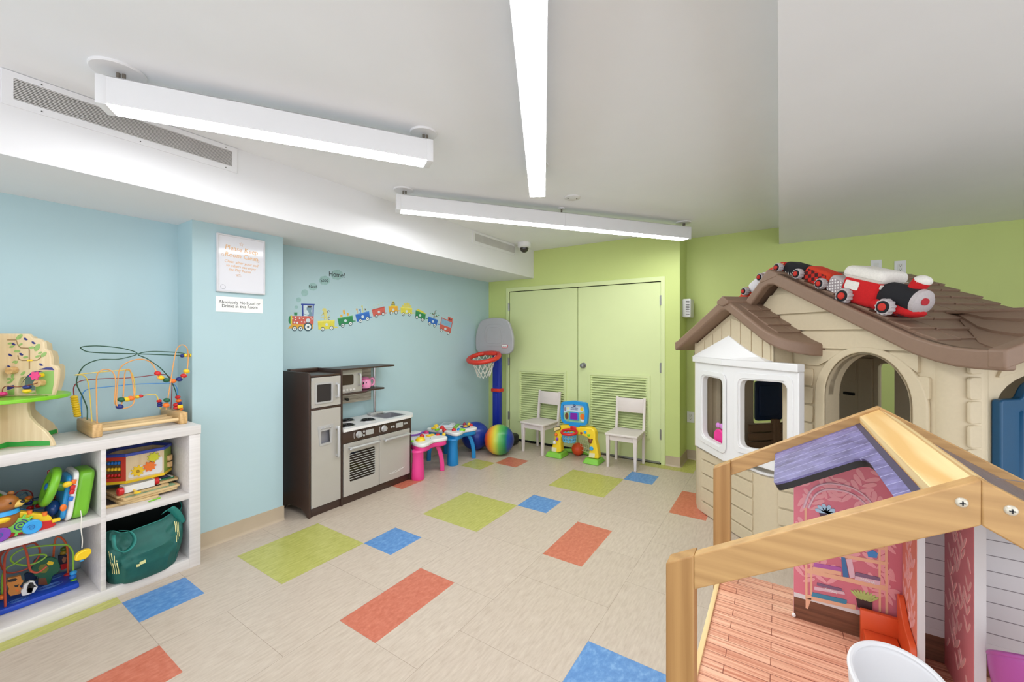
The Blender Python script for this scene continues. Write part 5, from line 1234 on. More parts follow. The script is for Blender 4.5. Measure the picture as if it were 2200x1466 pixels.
doorhole = [(.298, .004)] + [(x, z) for x, z in arcpts(AC, 1.06, .2145, 180, 0, 20, .245)] + [(.7265, .004)]
fac = [(-.88, 0), (.84, 0), (.84, 1.30), (.02, 1.735), (-.04, 1.735), (-.45, 1.35), (-.62, 1.24), (-.88, 1.20)]
bayhole = [(-.66, .56), (-.02, .56), (-.02, 1.17), (-.66, 1.17)]
fac = [(-.88, 0), (.2975, 0), (.2975, .05)] + doorhole[1:-1] + [(.7265, .05), (.7265, 0)] + fac[1:]
obj('front_wall', B().plate(fac, 0, .035, [bayhole], M=FM(FY + .035)), beige, t, bev=.004)
surr = [(.224, .05)] + arcpts(AC, 1.06, .285, 180, 0, 22, .282) + [(.768 + .03, .05)]
obj('arch_trim', B().plate([(.227, .004)] + surr[1:-1] + [(.797, .004), (.734, .004)] + arcpts(AC, 1.06, .222, 0, 180, 20, .252) + [(.290, .004)], 0, .020, M=FM(FY)), beige, t, bev=.006)
# hollow jamb of the doorway
jam = B(); a_, b_ = [(.29, .004)] + arcpts(AC, 1.06, .222, 180, 0, 20, .252) + [(.7345, .004)], doorhole
n = len(a_)
vs = [(x, FY - .02, z) for x, z in b_] + [(x, FY + .075, z) for x, z in b_] + [(x, FY - .018, z) for x, z in a_] + [(x, FY + .075, z) for x, z in a_]
m_ = len(b_)
jam.add(vs, [[i, i + 1, m_ + i + 1, m_ + i] for i in range(m_ - 1)] + [[2 * m_ + i, m_ * 3 + i, m_ * 3 + i + 1, 2 * m_ + i + 1] for i in range(n - 1)] + [[m_ + i, m_ + i + 1, 3 * m_ + i + 1, 3 * m_ + i] for i in range(n - 1)])
obj('door_jamb', jam, beige, t)
# siding boards, clipped to the gable
def roofx(z): return .02 + (1.725 - z) / .527
sid = B()
def sb(L): sid.plate(rpoly(L, .010, 3), 0, .016, M=FM(FY))
for z0, z1 in ((1.540, 1.67), (1.434, 1.528), (1.328, 1.422)):
    sb([(-.16 - (1.66 - z0) * .6, z0), (roofx(z0) - .02 if z0 > 1.33 else .755, z0), (min(.755, roofx(z1) - .02), z1), (-.11 - (1.66 - z1) * .55, z1)])
sb([(.66, 1.30), (.755, 1.225), (.755, 1.316), (.60, 1.316)]); sb([(.09, 1.225), (.245, 1.225), (.42, 1.316), (.09, 1.316)])
sb([(.772, 1.108), (.80, 1.108), (.80, 1.21), (.70, 1.21)])
obj('siding', sid, beige, t, bev=.009, bseg=3)
st = B()
for k in range(11):
    z = 1.20 - .110 * k
    st.plate(rpoly([(.118, z - .100), (.200, z - .100), (.208, z - .05), (.206, z), (.118, z)], .008, 3), 0, .012, M=FM(FY))
obj('corner_stones', st, beige, t, bev=.006)
obj('corner_column', B().cyl((.838, -.012, 0), (.838, -.012, 1.31), .092, seg=40), beige, t)
# near end wall with the blue door
end_o = [(-.04, 0), (.86, 0), (.86, 1.31), (.38, 1.46), (-.04, 1.31)]
obj('end_wall', B().plate(end_o, 0, .035, [[(.06, .06), (.70, .06), (.70, 1.08)] + arcpts(.38, 1.08, .31, 0, 180, 14, .16)[1:] + [(.06, 1.08)]], M=EM(.885)), beige, t, bev=.004)
st = B()
for k in range(12):
    z = 1.222 - .1035 * k
    st.plate(rpoly([(-.085, max(.004, z - .096)), (.010, max(.004, z - .096)), (.010, z), (-.085, z)], .014, 3), 0, .014, M=EM(.915))
st.plate(rpoly([(-.085, 1.235), (.010, 1.235), (.010, 1.30), (-.085, 1.30)], .014, 3), 0, .014, M=EM(.915))
obj('corner_stones', st, beige, t, bev=.008)
obj('lintel', B().plate(rpoly([(.06, 1.215), (.30, 1.275), (.62, 1.275), (.72, 1.215), (.70, 1.26), (.62, 1.33), (.14, 1.33)], .02), 0, .014, M=EM(.918)), beige, t, bev=.006)
dr = obj('blue_door', B().plate(rpoly([(.036, .04), (.72, .04), (.72, 1.125), (.63, 1.128), (.60, 1.20), (.20, 1.20), (.155, 1.128), (.036, 1.127)], [.01, .01, .02, .02, .05, .05, .02, .02]), 0, .035, M=EM(.922)), hblue, t, bev=.012, bseg=3, label='petrol blue door')
obj('door_panel', B().plate(rrect(.20, .12, .56, 1.14, .04), 0, .012, M=EM(.957)).box((.955, .145, .58), (.02, .02, 1.0), .008), hblue, dr, bev=.006)
# far wall with shuttered window, rear wall with a slot window
fw = rrect(.418, .625, .735, 1.02, .03)
obj('far_wall', B().plate([(-.10, 0), (.86, 0), (.86, 1.25), (-.10, 1.25)], 0, .03, [fw], M=EM(-.90)), beige, t)
obj('blue_shutter', B().plate(rrect(.436, .65, .708, 1.0, .03), 0, .02, M=EM(-.885)).plate(rrect(.47, .69, .675, .96, .02), .02, .028, M=EM(-.885)), pl('navy_shutter', (24, 48, 82), .4), t, bev=.004)
obj('rear_wall', B().plate([(-.90, 0), (.92, 0), (.92, 1.25), (.11, 1.66), (-.90, 1.2)], 0, .03, [rrect(-.172, .30, -.062, 1.20, .04)], M=FM(.88)), beige, t)
obj('rear_door_trim', B().plate([(-.30, .05), (-.20, .05), (-.20, 1.23), (-.30, 1.23)], 0, .02, M=FM(.85)).plate(rrect(-.46, 1.05, -.33, 1.26, .01), 0, .006, M=FM(.85)), beige, t, bev=.004)
obj('latch', B().box((-.38, .842, .948), (.085, .014, .022), .004), P_BLK, t)
b = B()
for y0, y1 in ((.30, .545), (.585, .80)):
    for k in range(6): b.bx((-.80, y0, .20 + k * .075), (-.78, y1, .262 + k * .075), .004)
for y in (.55, .582): b.bx((-.81, y - .016, .16), (-.77, y + .016, .675), .004)
b.bx((-.81, .30, .03), (-.77, .80, .19), .004)
obj('half_doors', b, dbrown, t, label='brown slatted half doors inside')
# the bay: base, upper panel, window
plan = [(-.88, FY), (-.80, -.19), (-.70, -.245), (-.66, -.25), (-.04, -.25), (.0, -.232), (.17, FY)]
def vwall(P, z0, z1, th=.025):
    b = B(); n = len(P); vs = []
    for x, y in P: vs += [(x, y, z0), (x, y, z1)]
    cx, cy = -.35, -.05
    for x, y in P:
        d = Vector((cx - x, cy - y)).normalized() * th; vs += [(x + d.x, y + d.y, z0), (x + d.x, y + d.y, z1)]
    fs = []
    for i in range(n - 1):
        a, c = 2 * i, 2 * n + 2 * i
        fs += [[a, a + 2, a + 3, a + 1], [c, c + 1, c + 3, c + 2], [a + 1, a + 3, c + 3, c + 1], [a, c, c + 2, a + 2]]
    return b.add(vs, fs)
obj('bay_base', vwall(plan, 0, .50), beige, t)
obj('bay_sill', B().plate(plan, .485, .515), hwhite, t, bev=.005)
sd = B(); rows = [(.006, .090), (.101, .199), (.210, .309), (.320, .418), (.429, .485)]
Mret = frame((.012, -.226, 0), (.158, .126, 0), (0, 0, 1))
for z0, z1 in rows:
    sd.plate(rpoly([(-.632, z0), (-.10, z0), (-.10, z1), (-.632, z1)], .010, 3), 0, .012, M=FM(-.25))
    sd.plate(rpoly([(.045, z0), (.19, z0), (.19, z1), (.045, z1)], .010, 3), 0, .010, M=Mret)
obj('bay_siding', sd, beige, t, bev=.006)
up = [(-.72, 1.17), (.062, 1.17), (.062, 1.37), (-.28, 1.575), (-.72, 1.33)]
obj('bay_gable', B().plate(up, 0, .02, M=FM(-.228)).bx((.045, -.25, 1.17), (.062, FY, 1.37)).bx((-.735, -.248, .50), (-.715, FY, 1.34)), beige, t, bev=.004)
sd = B()
xs = [-.69, -.60, -.50, -.40, -.305, -.21, -.11, -.015, .05]
for k in range(len(xs) - 1):
    x0, x1 = xs[k] + .004, xs[k + 1] - .004
    f = lambda x: (1.565 - .60 * (x + .28) if x > -.28 else 1.565 + .54 * (x + .28)) - .03
    sd.plate(rpoly([(x0, 1.20), (x1, 1.20), (x1, f(x1)), (x0, f(x0))], .006, 3), 0, .008, M=FM(-.248))
obj('gable_boards', sd, beige, t, bev=.004)
WA, WB, WC = Vector((-.725, -.252, 0)), Vector((-.32, -.305, 0)), Vector((.262, -.264, 0))
ML1 = frame(WA, WB - WA, (0, 0, 1)); ML2 = frame(WB, WC - WB, (0, 0, 1))
l1, l2 = (WB - WA).length, (WC - WB).length
wn = thing_none = None
h1 = rpoly([(.115, .615), (l1 - .010, .60), (l1 - .010, 1.085), (.115, 1.085)], .06, 6)
h2 = rpoly([(.150, .645), (.505, .69), (.505, 1.118), (.150, 1.10)], .055, 6)
obj('bay_window', B().plate([(0, .505), (l1 + .006, .50), (l1 + .006, 1.19), (0, 1.19)], -.045, 0, [h1], M=ML1).plate([(-.006, .50), (.30, .555), (l2, .57), (l2, 1.19), (-.006, 1.19)], -.045, 0, [h2], M=ML2), hwhite, t, bev=.006, bseg=3)
grow = lambda P, k: [(x + k * (1 if x > sum(q[0] for q in P) / len(P) else -1), z + k * (1 if z > .86 else -1)) for x, z in P]
b = B()
b.plate(grow(h1, .045), 0, .007, [grow(h1, .012)], M=ML1); b.plate(grow(h2, .045), 0, .007, [grow(h2, .012)], M=ML2)
obj('window_molding', b, hwhite, t, bev=.003)
obj('bay_lip', B().plate([(-.008, 1.188), (l1 + .01, 1.188), (l1 + .01, 1.236), (-.008, 1.236)], -.04, .018, M=ML1).plate([(-.01, 1.188), (l2 + .006, 1.188), (l2 + .006, 1.236), (-.01, 1.236)], -.04, .018, M=ML2), hwhite, t, bev=.006, bseg=3)
fl_ = [(-.73, -.270, 1.234), (-.318, -.326, 1.234), (.06, -.298, 1.236)]
fk = [(-.321, -.262, 1.40), (-.22, -.264, 1.345), (-.12, -.266, 1.298), (-.03, -.268, 1.262), (.06, -.272, 1.240)]
vs = fl_ + fk + [(-.73, -.24, 1.234), (.06, -.24, 1.236), (-.318, -.24, 1.234)] + [(x, -.24, z) for x, y, z in fk]
# 0..2 front foot, 3..7 flank, 8..10 rear foot, 11..15 rear flank
fs = [[0, 1, 3], [1, 4, 3], [1, 5, 4], [1, 6, 5], [1, 2, 6], [2, 7, 6], [0, 3, 11, 8]] + [[3 + k, 4 + k, 12 + k, 11 + k] for k in range(4)] + [[2, 9, 15, 7], [8, 11, 12, 13, 14, 15, 9, 10], [0, 8, 10, 1], [1, 10, 9, 2]]
obj('bay_peak', B().add(vs, fs), hwhite, t, bev=.003, ang=24)
# roofs
def prof(top, th):
    bot = []
    for i, (x, z) in enumerate(top): bot.append((x, z - th[i] if isinstance(th, list) else z - th))
    return top + bot[::-1]
topR = [(-.80, 1.27), (-.62, 1.30), (-.45, 1.425), (-.06, 1.797), (-.02, 1.81), (.02, 1.806), (.80, 1.396), (.88, 1.368), (.95, 1.352), (1.02, 1.346), (1.11, 1.346)]
topS = [(-.86, 1.350), (-.83, 1.355), (-.62, 1.468), (-.29, 1.650), (-.26, 1.655), (-.235, 1.648), (.10, 1.436), (.20, 1.392), (.29, 1.368), (.38, 1.360), (.495, 1.360)]
obj('roof', B().plate(prof(topR, .045), -.93, .20, M=FM(0)), brown, t, bev=.008, bseg=3)
obj('front_fascia', B().plate(prof(topR, .080), 0, .055, M=FM(-.155)), brown, t, bev=.010, bseg=3)
E_ = [(x, -.35, z) for x, z in topS[:6]] + [(-.06, -.35, 1.536), (.06, -.35, 1.460), (.125, -.345, 1.422), (.175, -.325, 1.396), (.215, -.285, 1.376), (.245, -.235, 1.364), (.265, -.18, 1.356), (.278, -.105, 1.352)]
I_ = [(x, -.09, z) for x, y, z in E_]
n = len(E_); vs = E_ + I_ + [(x, y, z - .074) for x, y, z in E_] + [(x, y, z - .074) for x, y, z in I_]
fs = []
for i in range(n - 1):
    fs += [[i, i + 1, n + i + 1, n + i], [i, 2 * n + i, 2 * n + i + 1, i + 1], [2 * n + i, 3 * n + i, 3 * n + i + 1, 2 * n + i + 1], [n + i, n + i + 1, 3 * n + i + 1, 3 * n + i]]
fs += [[0, n, 3 * n, 2 * n], [n - 1, 3 * n - 1, 4 * n - 1, 2 * n - 1]]
obj('bay_roof', B().add(vs, fs), brown, t, bev=.014, bseg=3)
b = B()
for tp, y0, y1 in ((topR, -.212, .94), (topS, -.362, -.10)):
    pk_ = tp[4]; kk = (.92, .50) if tp is topR else (.55, .62)
    w = .07 if tp is topR else .055
    c = [(pk_[0] - w, pk_[1] - w * kk[0] + .0), (pk_[0] - w, pk_[1] - w * kk[0] + .022), (pk_[0], pk_[1] + .022), (pk_[0] + w, pk_[1] - w * kk[1] + .022), (pk_[0] + w, pk_[1] - w * kk[1]), (pk_[0], pk_[1] - .05)]
    b.plate(c, -y1 if tp is topR else -y1, -y0, M=FM(0))
obj('ridge_cap', b, brown, t, bev=.006)
# cross gable over the near end
Dg, Ig = Vector((1.106, .37, 1.507)), Vector((.585, .37, 1.513))
def vall(sg, k):
    pts = [Vector((.585, 0, 1.514)), Vector((.80, .23, 1.402)), Vector((.88, .33, 1.372)), Vector((1.0, .45, 1.350)), Vector((1.106, .570, 1.350))]
    k *= 4; i = min(3, int(k)); q = pts[i].lerp(pts[i + 1], k - i); return Vector((q.x, .37 - sg * q.y, q.z))
b = B()
for lift, f1 in ((0.0, 1.0), (.011, .70), (.022, .38)):
    for sg in (1, -1):
        m = 16
        top = [Ig.lerp(Dg, k / m) + Vector((0, 0, lift)) for k in range(m + 1)]
        low = [Ig.lerp(Dg, k / m).lerp(vall(sg, k / m), f1) + Vector((0, 0, lift)) for k in range(m + 1)]
        bot = [q - Vector((0, 0, .012)) for q in low]; n = m + 1
        f_ = [[k, k + 1, n + k + 1, n + k] for k in range(m)] + [[n + k, n + k + 1, 2 * n + k + 1, 2 * n + k] for k in range(m)]
        b.add(top + low + bot, f_ if sg < 0 else [q[::-1] for q in f_])
obj('end_gable_roof', b, brown, t, ang=25)
vs = []
for (y, z) in ((-.212, 1.343), (.37, 1.506), (.95, 1.343)):
    for x in (1.052, 1.112):
        vs += [(x, y, z + .004), (x, y, z - .072)]
fs = []
for i in range(2):
    a = 4 * i; c = a + 4
    fs += [[a, a + 2, c + 2, c], [a + 1, c + 1, c + 3, a + 3], [a, c, c + 1, a + 1], [a + 2, a + 3, c + 3, c + 2]]
fs += [[0, 1, 3, 2], [8, 10, 11, 9]]
obj('end_fascia', B().add(vs, fs), brown, t, bev=.010, bseg=3)
Mr = frame((.57, .37, 1.518), (1, 0, -.012), (0, 1, 0))
obj('end_ridge_cap', B().box((.29, 0, .004), (.58, .085, .016), .006, M=Mr), brown, t)
# shingles: stepped courses on the slopes
shg = B(); random.seed(11)
def course(M, s0, s1, y0, y1, w, lift=.013):
    """one course of shingles; local x runs down the slope"""
    y = y0
    while y < y1 - .02:
        ww = min(w * random.uniform(.8, 1.25), y1 - y); ds = random.uniform(-.006, .008)
        a, c = y + .0025, y + ww - .0025
        e = s1 + ds
        vs = [(s0, a, -.004), (s0, c, -.004), (e, c, -.004), (e, a, -.004), (s0, a, .001), (s0, c, .001), (e, c, lift), (e, a, lift)]
        shg.add(vs, [[3, 2, 1, 0], [4, 5, 6, 7], [0, 1, 5, 4], [1, 2, 6, 5], [2, 3, 7, 6], [3, 0, 4, 7]], 0, M)
        y += ww
def slopeM(p0, p1):
    d = Vector((p1[0] - p0[0], 0, p1[1] - p0[1])).normalized()
    return frame((p0[0], 0, p0[1]), d, (0, 1, 0))
Mr = slopeM((.02, 1.806), (.80, 1.396))
for k in range(8):
    xm = .02 + (.06 + (k + .9) * .107) * .885
    course(Mr, .06 + k * .107, .06 + (k + 1) * .107 + .006, -.145, .93 if xm < .66 else .345 - (xm - .60) * 1.09, .17)
    if xm > .66: course(Mr, .06 + k * .107, .06 + (k + 1) * .107 + .006, .395 + (xm - .60) * 1.09, .93, .17)
Ml = frame((-.06, 0, 1.797), Vector((-.39, 0, -.372)), (0, -1, 0))
for k in range(5): course(Ml, .06 + k * .107, .06 + (k + 1) * .107 + .006, -.93, .145, .17)
Ms = slopeM((-.235, 1.648), (.10, 1.436))
for k in range(4): course(Ms, .05 + k * .095, .05 + (k + 1) * .095 + .005, -.290, -.105, .10, .011)
obj('shingles', shg, brown, t, bev=.003)

# pink toy on the bay sill
t = thing('pink_toy', 'pink arched toy with a lilac bow on the sill in the left bay window', 'toy', HMx @ Vector((-.485, -.20, .515)), HRZ)
hp = pl('bright_pink', (240, 60, 150), .4)
obj('body', B().plate([(-.055, 0), (.055, 0), (.055, .12)] + arcpts(0, .12, .055, 0, 180, 12, .055)[1:], -.02, .02, M=FX), hp, t, bev=.008)
b = B()
for s_ in (-1, 1): b.sph((s_ * .022, -.004, .20), (.024, .012, .020), rot=(0, s_ * .5, 0))
b.sph((0, -.012, .195), .009)
obj('bow', b, pl('lilac', (216, 140, 214), .4), t)

# ------------------------------------------------------------------ plush train on the roof ridge
def pattern(name, kind, c0, c1, s):
    if name in MATS: return MATS[name]
    m = bpy.data.materials.new(name); t = NT(m); t.b.inputs['Roughness'].default_value = .9
    v = t.coord()
    if kind == 'dots':
        n = t.new('ShaderNodeTexVoronoi'); n.inputs['Scale'].default_value = s; n.inputs['Randomness'].default_value = 0.0
        t.link(v, n.inputs['Vector']); col = t.ramp(n.outputs['Distance'], [(.30, rgb(c1)), (.36, rgb(c0))])
    elif kind == 'plaid':
        n = t.new('ShaderNodeTexChecker'); n.inputs['Scale'].default_value = s; n.inputs[1].default_value = rgb(c0); n.inputs[2].default_value = rgb(c1)
        t.link(v, n.inputs['Vector']); col = n.outputs[0]
    else:
        n = t.new('ShaderNodeTexWave', bands_direction='X'); n.inputs['Scale'].default_value = s
        t.link(v, n.inputs['Vector']); col = t.ramp(n.outputs['Fac'], [(.35, rgb(c0)), (.5, rgb(c1))])
    t.link(col, t.b.inputs['Base Color']); MATS[name] = m; return m
felt = lambda n, c: mat(n, c, .95, var=.06, vscale=140, bump=.15)
F_RED, F_BLK, F_WHT, F_GRY = felt('red_felt', (196, 24, 28)), felt('black_felt', (28, 28, 32)), felt('cream_felt', (226, 222, 214)), felt('grey_felt', (184, 176, 176))
F_ORG = felt('orange_red_felt', (206, 58, 30))
t = thing('plush_train', 'red and black plush train draped over the playhouse roof ridge', 'plush toy', HMx @ Vector((.11, -.07, 1.81)), HRZ)
loc = Vector((.11, -.07, 1.81))
def TMx(p0, p1, lift=0.0, y=-.07):
    """frame on the roof: x from p0 to p1 in the (x, z) plane, z away from the roof"""
    d = Vector((p1[0] - p0[0], 0, p1[1] - p0[1])).normalized(); n = Vector((-d.z, 0, d.x))
    M = Matrix(((d.x, 0, n.x, p0[0] - loc.x), (0, 1, 0, y - loc.y), (d.z, 0, n.z, p0[1] - loc.z), (0, 0, 0, 1)))
    return M @ Matrix.Translation((0, 0, lift))
def wheel(M, x, y, z, r, par):
    b = B(); n = 44
    P = []
    for i in range(n):
        P.append(2 * PI * i / n)
    W_ = .034
    vs = []
    for i, a in enumerate(P):
        k = r * (1.0 if i % 4 > 1 else .88)
        for (kk, yy) in ((.62, 0), (.95, .002), (1, .010), (1, W_ - .008), (.9, W_)): vs.append((x + k * kk * math.cos(a), y - yy * 1.0 if False else y + yy, z + k * kk * math.sin(a)))
    fs = []
    for i in range(n):
        for j in range(4): fs.append([i * 5 + j, i * 5 + j + 1, ((i + 1) % n) * 5 + j + 1, ((i + 1) % n) * 5 + j])
    w = obj('wheel', B().add(vs, fs, 0, M), F_GRY, par)
    obj('tyre', B().plate(circ(0, 0, r * .72, 24), 0, .006, M=M @ Matrix(((1, 0, 0, x), (0, 0, -1, y + .003), (0, 1, 0, z), (0, 0, 0, 1)))), F_BLK, w, bev=.002)
    obj('hub', B().sph((x, y - .004, z), (r * .46, .008, r * .46), M=M), felt('hub_red', (196, 52, 42)), w)
WP = [(-.42, 1.60), (-.292, 1.718), (-.146, 1.798), (-.002, 1.841), (.145, 1.778), (.297, 1.699), (.447, 1.614), (.652, 1.54)]
ME = TMx(WP[6], WP[7])
def pil(nm, a, c, m, M, r=.03, par=None): return obj(nm, B().box([(p + q) / 2 for p, q in zip(a, c)], [q - p for p, q in zip(a, c)], r, 4, M=M), m, par or t)
SD = lambda y: Matrix(((1, 0, 0, 0), (0, 0, -1, y), (0, 1, 0, 0), (0, 0, 0, 1)))
pil('cab', (-.055, -.080, -.032), (.140, .085, .108), F_RED, ME, .026)
pil('cab_roof', (-.068, -.088, .090), (.150, .092, .160), F_WHT, ME, .032)
obj('roof_seam', B().tube([ME @ Vector(q) for q in ((-.05, -.0875, .112), (.14, -.0875, .112), (.149, .08, .112))], .002, 6), felt('seam', (200, 196, 186)), t)
obj('cab_window', B().plate(rrect(-.030, .040, .045, .084, .008), 0, .003, M=ME @ SD(-.080)), F_WHT, t)
obj('front_window', B().plate(rrect(-.07, .07, .02, .09, .006), 0, .003, M=ME @ Matrix(((0, 0, 1, .1395), (1, 0, 0, 0), (0, 1, 0, 0), (0, 0, 0, 1)))), F_WHT, t)
Mx_ = ME @ Matrix(((0, 0, 1, 0), (0, 1, 0, 0), (-1, 0, 0, .045), (0, 0, 0, 1)))
obj('boiler', B().lathe([(0, .10), (.058, .105), (.066, .14), (.067, .25), (.063, .285)], 30, M=Mx_), F_BLK, t)
obj('nose', B().lathe([(.063, .285), (.060, .302), (.044, .316), (.02, .322), (0, .323)], 30, M=Mx_), F_GRY, t)
obj('nose_badge', B().lathe([(.017, 0), (.017, .008), (0, .008)], 20, M=Mx_ @ Matrix.Translation((-.010, -.022, .317)) @ Euler((.25, -.1, 0)).to_matrix().to_4x4()), felt('badge_red', (176, 44, 52)), t)
obj('chimney', B().tube([ME @ Vector((.245, 0, .095)), ME @ Vector((.262, 0, .140))], [.031, .035], 22), F_RED, t)
obj('chimney_top', B().sph((.264, 0, .142), (.0355, .0355, .026), M=ME), F_WHT, t)
obj('cowcatcher', B().sph((.175, 0, -.005), (.150, .082, .042), M=ME), F_RED, t)
b = B()
for k in range(4): b.tube(spline([ME @ Vector((.235 - k * .006, -.072 + k * .004, -.002 - k * .009)), ME @ Vector((.285 - k * .008, -.050, -.008 - k * .008)), ME @ Vector((.318 - k * .012, 0, -.010 - k * .008))], 5), .0022, 6)
obj('stripe', b, F_BLK, t)
for M_, xs in ((ME, (0, .218)), (ME @ Matrix.Rotation(PI, 4, 'Z'), (0, -.218))):
    for x in xs: wheel(M_, x, -.112, .0, .042, t)
plaid, dots = pattern('red_plaid', 'plaid', (196, 36, 22), (70, 20, 20), 46), pattern('grey_check_dots', 'dots', (160, 150, 152), (236, 232, 230), 62)
rdots, ribs = pattern('red_dots', 'dots', (200, 36, 30), (240, 200, 120), 70), pattern('white_ribs', 'ribs', (196, 190, 196), (232, 230, 230), 60)
for k, (nm, body, side, hh) in enumerate((('red_wagon', F_ORG, None, .05), ('ribbed_wagon', ribs, None, .05), ('dotted_wagon', rdots, None, .045), ('black_wagon', F_BLK, None, .048), ('plaid_wagon', F_ORG, plaid, .062), ('grey_wagon', F_GRY, dots, .066))):
    M = TMx(WP[k], WP[k + 1]); ln = (Vector(WP[k + 1]) - Vector(WP[k])).length
    x1 = ln + .014 if k < 5 else ln - .045
    w = pil(nm, (.006, -.060, -.034), (x1, .060, hh), body, M, .028)
    if side: obj('side_print', B().plate(rrect(.028, -.020, x1 - .02, hh - .016, .012), 0, .003, M=M @ SD(-.060)), side, w)
    if nm == 'black_wagon':
        b = B()
        for q in range(5): b.tube([M @ Vector((.045 + q * .02, -.061, -.012)), M @ Vector((.056 + q * .02, -.061, -.026))], .0018, 5)
        obj('stitching', b, F_WHT, w)
    wheel(M, 0 if k else .02, -.096, 0, .029 if k < 4 else .032, t)

# ================================================================== THE DOLLHOUSE IN THE FOREGROUND
DX1, DX2, DYL, DAY = .69, 1.29, .154, -.195
DZ0, DZA, SLP, DFL = 1.036, 1.234, .58, .742
DYR = 2 * DAY - DYL
pine = wood('pine_along_y', (188, 148, 94), (166, 126, 76), 1, .9, .42, 3)
pine_z = wood('pine_along_z', (174, 132, 78), (150, 108, 58), 2, .9, .42, 4, .6)
pine_x = wood('pale_pine_board', (230, 202, 148), (212, 170, 106), 0, .8, .42, 14, .25)
pw = mat('printed_white', (206, 202, 202), .5, var=.01)
t = thing('dollhouse', 'wooden dollhouse with pine roof frame and purple roof in the right foreground', 'dollhouse', (.99, DAY, 0))
def roofz(y, off=0.0): return DZA - SLP * abs(y - DAY) + off
YI = .112; YIR = 2 * DAY - YI
for x0, x1 in ((DX1, DX1 + .034), (DX2 - .034, DX2)):
    for s_ in (0, 1):
        ya, yb = (YI, DYL) if s_ == 0 else (DYR, YIR)
        yo = DYL if s_ == 0 else DYR
        vs = []
        for (x, y) in ((x0, ya), (x1, ya), (x1, yb), (x0, yb)): vs.append((x, y, 0.0))
        for (x, y) in ((x0, ya), (x1, ya), (x1, yb), (x0, yb)): vs.append((x, y, DZA - SLP * abs(y - DAY) - .0))
        obj('post', B().add(vs, [[3, 2, 1, 0], [4, 5, 6, 7], [0, 1, 5, 4], [1, 2, 6, 5], [2, 3, 7, 6], [3, 0, 4, 7]]), pine_z, t, world=True, bev=.002)
    dpt = .053 if x0 == DX1 else .040
    for s_ in (1, -1):
        ye = DAY + s_ * (YI - DAY)
        xa, xb = (x0, x0 + .022) if x0 == DX1 else (x1 - .022, x1)
        P = [(DAY, DZA), (ye, roofz(ye)), (ye, roofz(ye) - dpt), (DAY, DZA - dpt)]
        vs = [(xa, y, z) for y, z in P] + [(xb, y, z) for y, z in P]
        obj('rafter', B().add(vs, [[0, 1, 2, 3], [7, 6, 5, 4], [0, 4, 5, 1], [1, 5, 6, 2], [2, 6, 7, 3], [3, 7, 4, 0]][::1]), pine, t, world=True, bev=.0018)
sm = mat('screw_head', (206, 200, 184), .35, .3)
for p in ((2066, 1080), (2172, 1097)):
    q = onX(p, DX1)
    s_ = obj('screw', B().sph((DX1, q.y, q.z), (.004, .0058, .0058)), sm, t, world=True)
    obj('screw_slot', B().box((DX1 - .004, q.y, q.z), (.0012, .005, .0012)).box((DX1 - .004, q.y, q.z), (.0012, .0012, .005)), P_BLK, s_, world=True)
def slopebox(nm, y0, y1, x0, x1, top, th, m, s_=1):
    vs = []
    for (x, y) in ((x0, y0), (x1, y0), (x1, y1), (x0, y1)):
        vs.append((x, y, roofz(y, top)))
    vs += [(x, y, z - th) for x, y, z in vs]
    f = [[3, 2, 1, 0], [4, 5, 6, 7], [0, 1, 5, 4], [1, 2, 6, 5], [2, 3, 7, 6], [3, 0, 4, 7]]
    return obj(nm, B().add(vs, f), m, t, world=True, bev=.001)
slopebox('ridge_board', DAY, -.160, DX1 + .022, DX2 - .022, -.006, .016, pine_x)
slopebox('ridge_board', 2 * DAY + .160, DAY, DX1 + .022, DX2 - .022, -.006, .016, pine_x)
# purple printed roof panel with a cut-out, lying in the left slope
purp = bpy.data.materials.new('purple_shingle_print'); n_ = NT(purp)
tc_ = n_.coord(); s3 = n_.new('ShaderNodeSeparateXYZ'); n_.link(tc_, s3.inputs[0])
md = n_.new('ShaderNodeMath', operation='PINGPONG'); md.inputs[1].default_value = .0215; n_.link(s3.outputs[0], md.inputs[0])
base_ = n_.ramp(n_.noise(tc_, 26, 5, .7), [(.35, rgb((80, 74, 116))), (.65, rgb((122, 116, 168)))])
ln_ = n_.new('ShaderNodeMath', operation='LESS_THAN'); ln_.inputs[1].default_value = .0011; n_.link(md.outputs[0], ln_.inputs[0])
mx_ = n_.new('ShaderNodeMix', data_type='RGBA'); n_.link(ln_.outputs[0], mx_.inputs[0]); n_.link(base_, mx_.inputs[6]); mx_.inputs[7].default_value = rgb((160, 158, 196))
n_.link(mx_.outputs[2], n_.b.inputs['Base Color']); n_.b.inputs['Roughness'].default_value = .4
edge_m = pl('dark_print_edge', (58, 50, 78), .45)
cs = math.cos(math.atan(SLP))
Msl = Matrix(((1, 0, 0, 0), (0, cs, SLP * cs, DAY), (0, -SLP * cs, cs, DZA - .022), (0, 0, 0, 1)))     # local (X, distance down the slope)
dn = lambda y: (y - DAY) / cs
Lp = [(DX1 + .023, dn(-.160)), (DX2 - .023, dn(-.160)), (DX2 - .023, dn(.010)), (1.006, dn(.010)), (1.000, dn(-.012)), (.998, dn(-.126)), (.96, dn(-.133)), (DX1 + .023, dn(-.133))]
Lp = rpoly(Lp, [0, 0, .006, .02, .01, .02, .02, 0])
rp = obj('roof_panel', B().plate(Lp, -.004, 0, M=Msl), [purp], t, world=True)
obj('ridge_print', B().plate([(DX1 + .023, dn(-.160)), (DX2 - .023, dn(-.160)), (DX2 - .023, dn(-.151)), (DX1 + .023, dn(-.151))], 0, .0006, M=Msl), edge_m, rp, world=True)
gap_ = B().plate(Lp, -.016, -.0039, M=Msl)
obj('panel_underside', gap_, pl('black_board', (30, 28, 30), .6), rp, world=True)
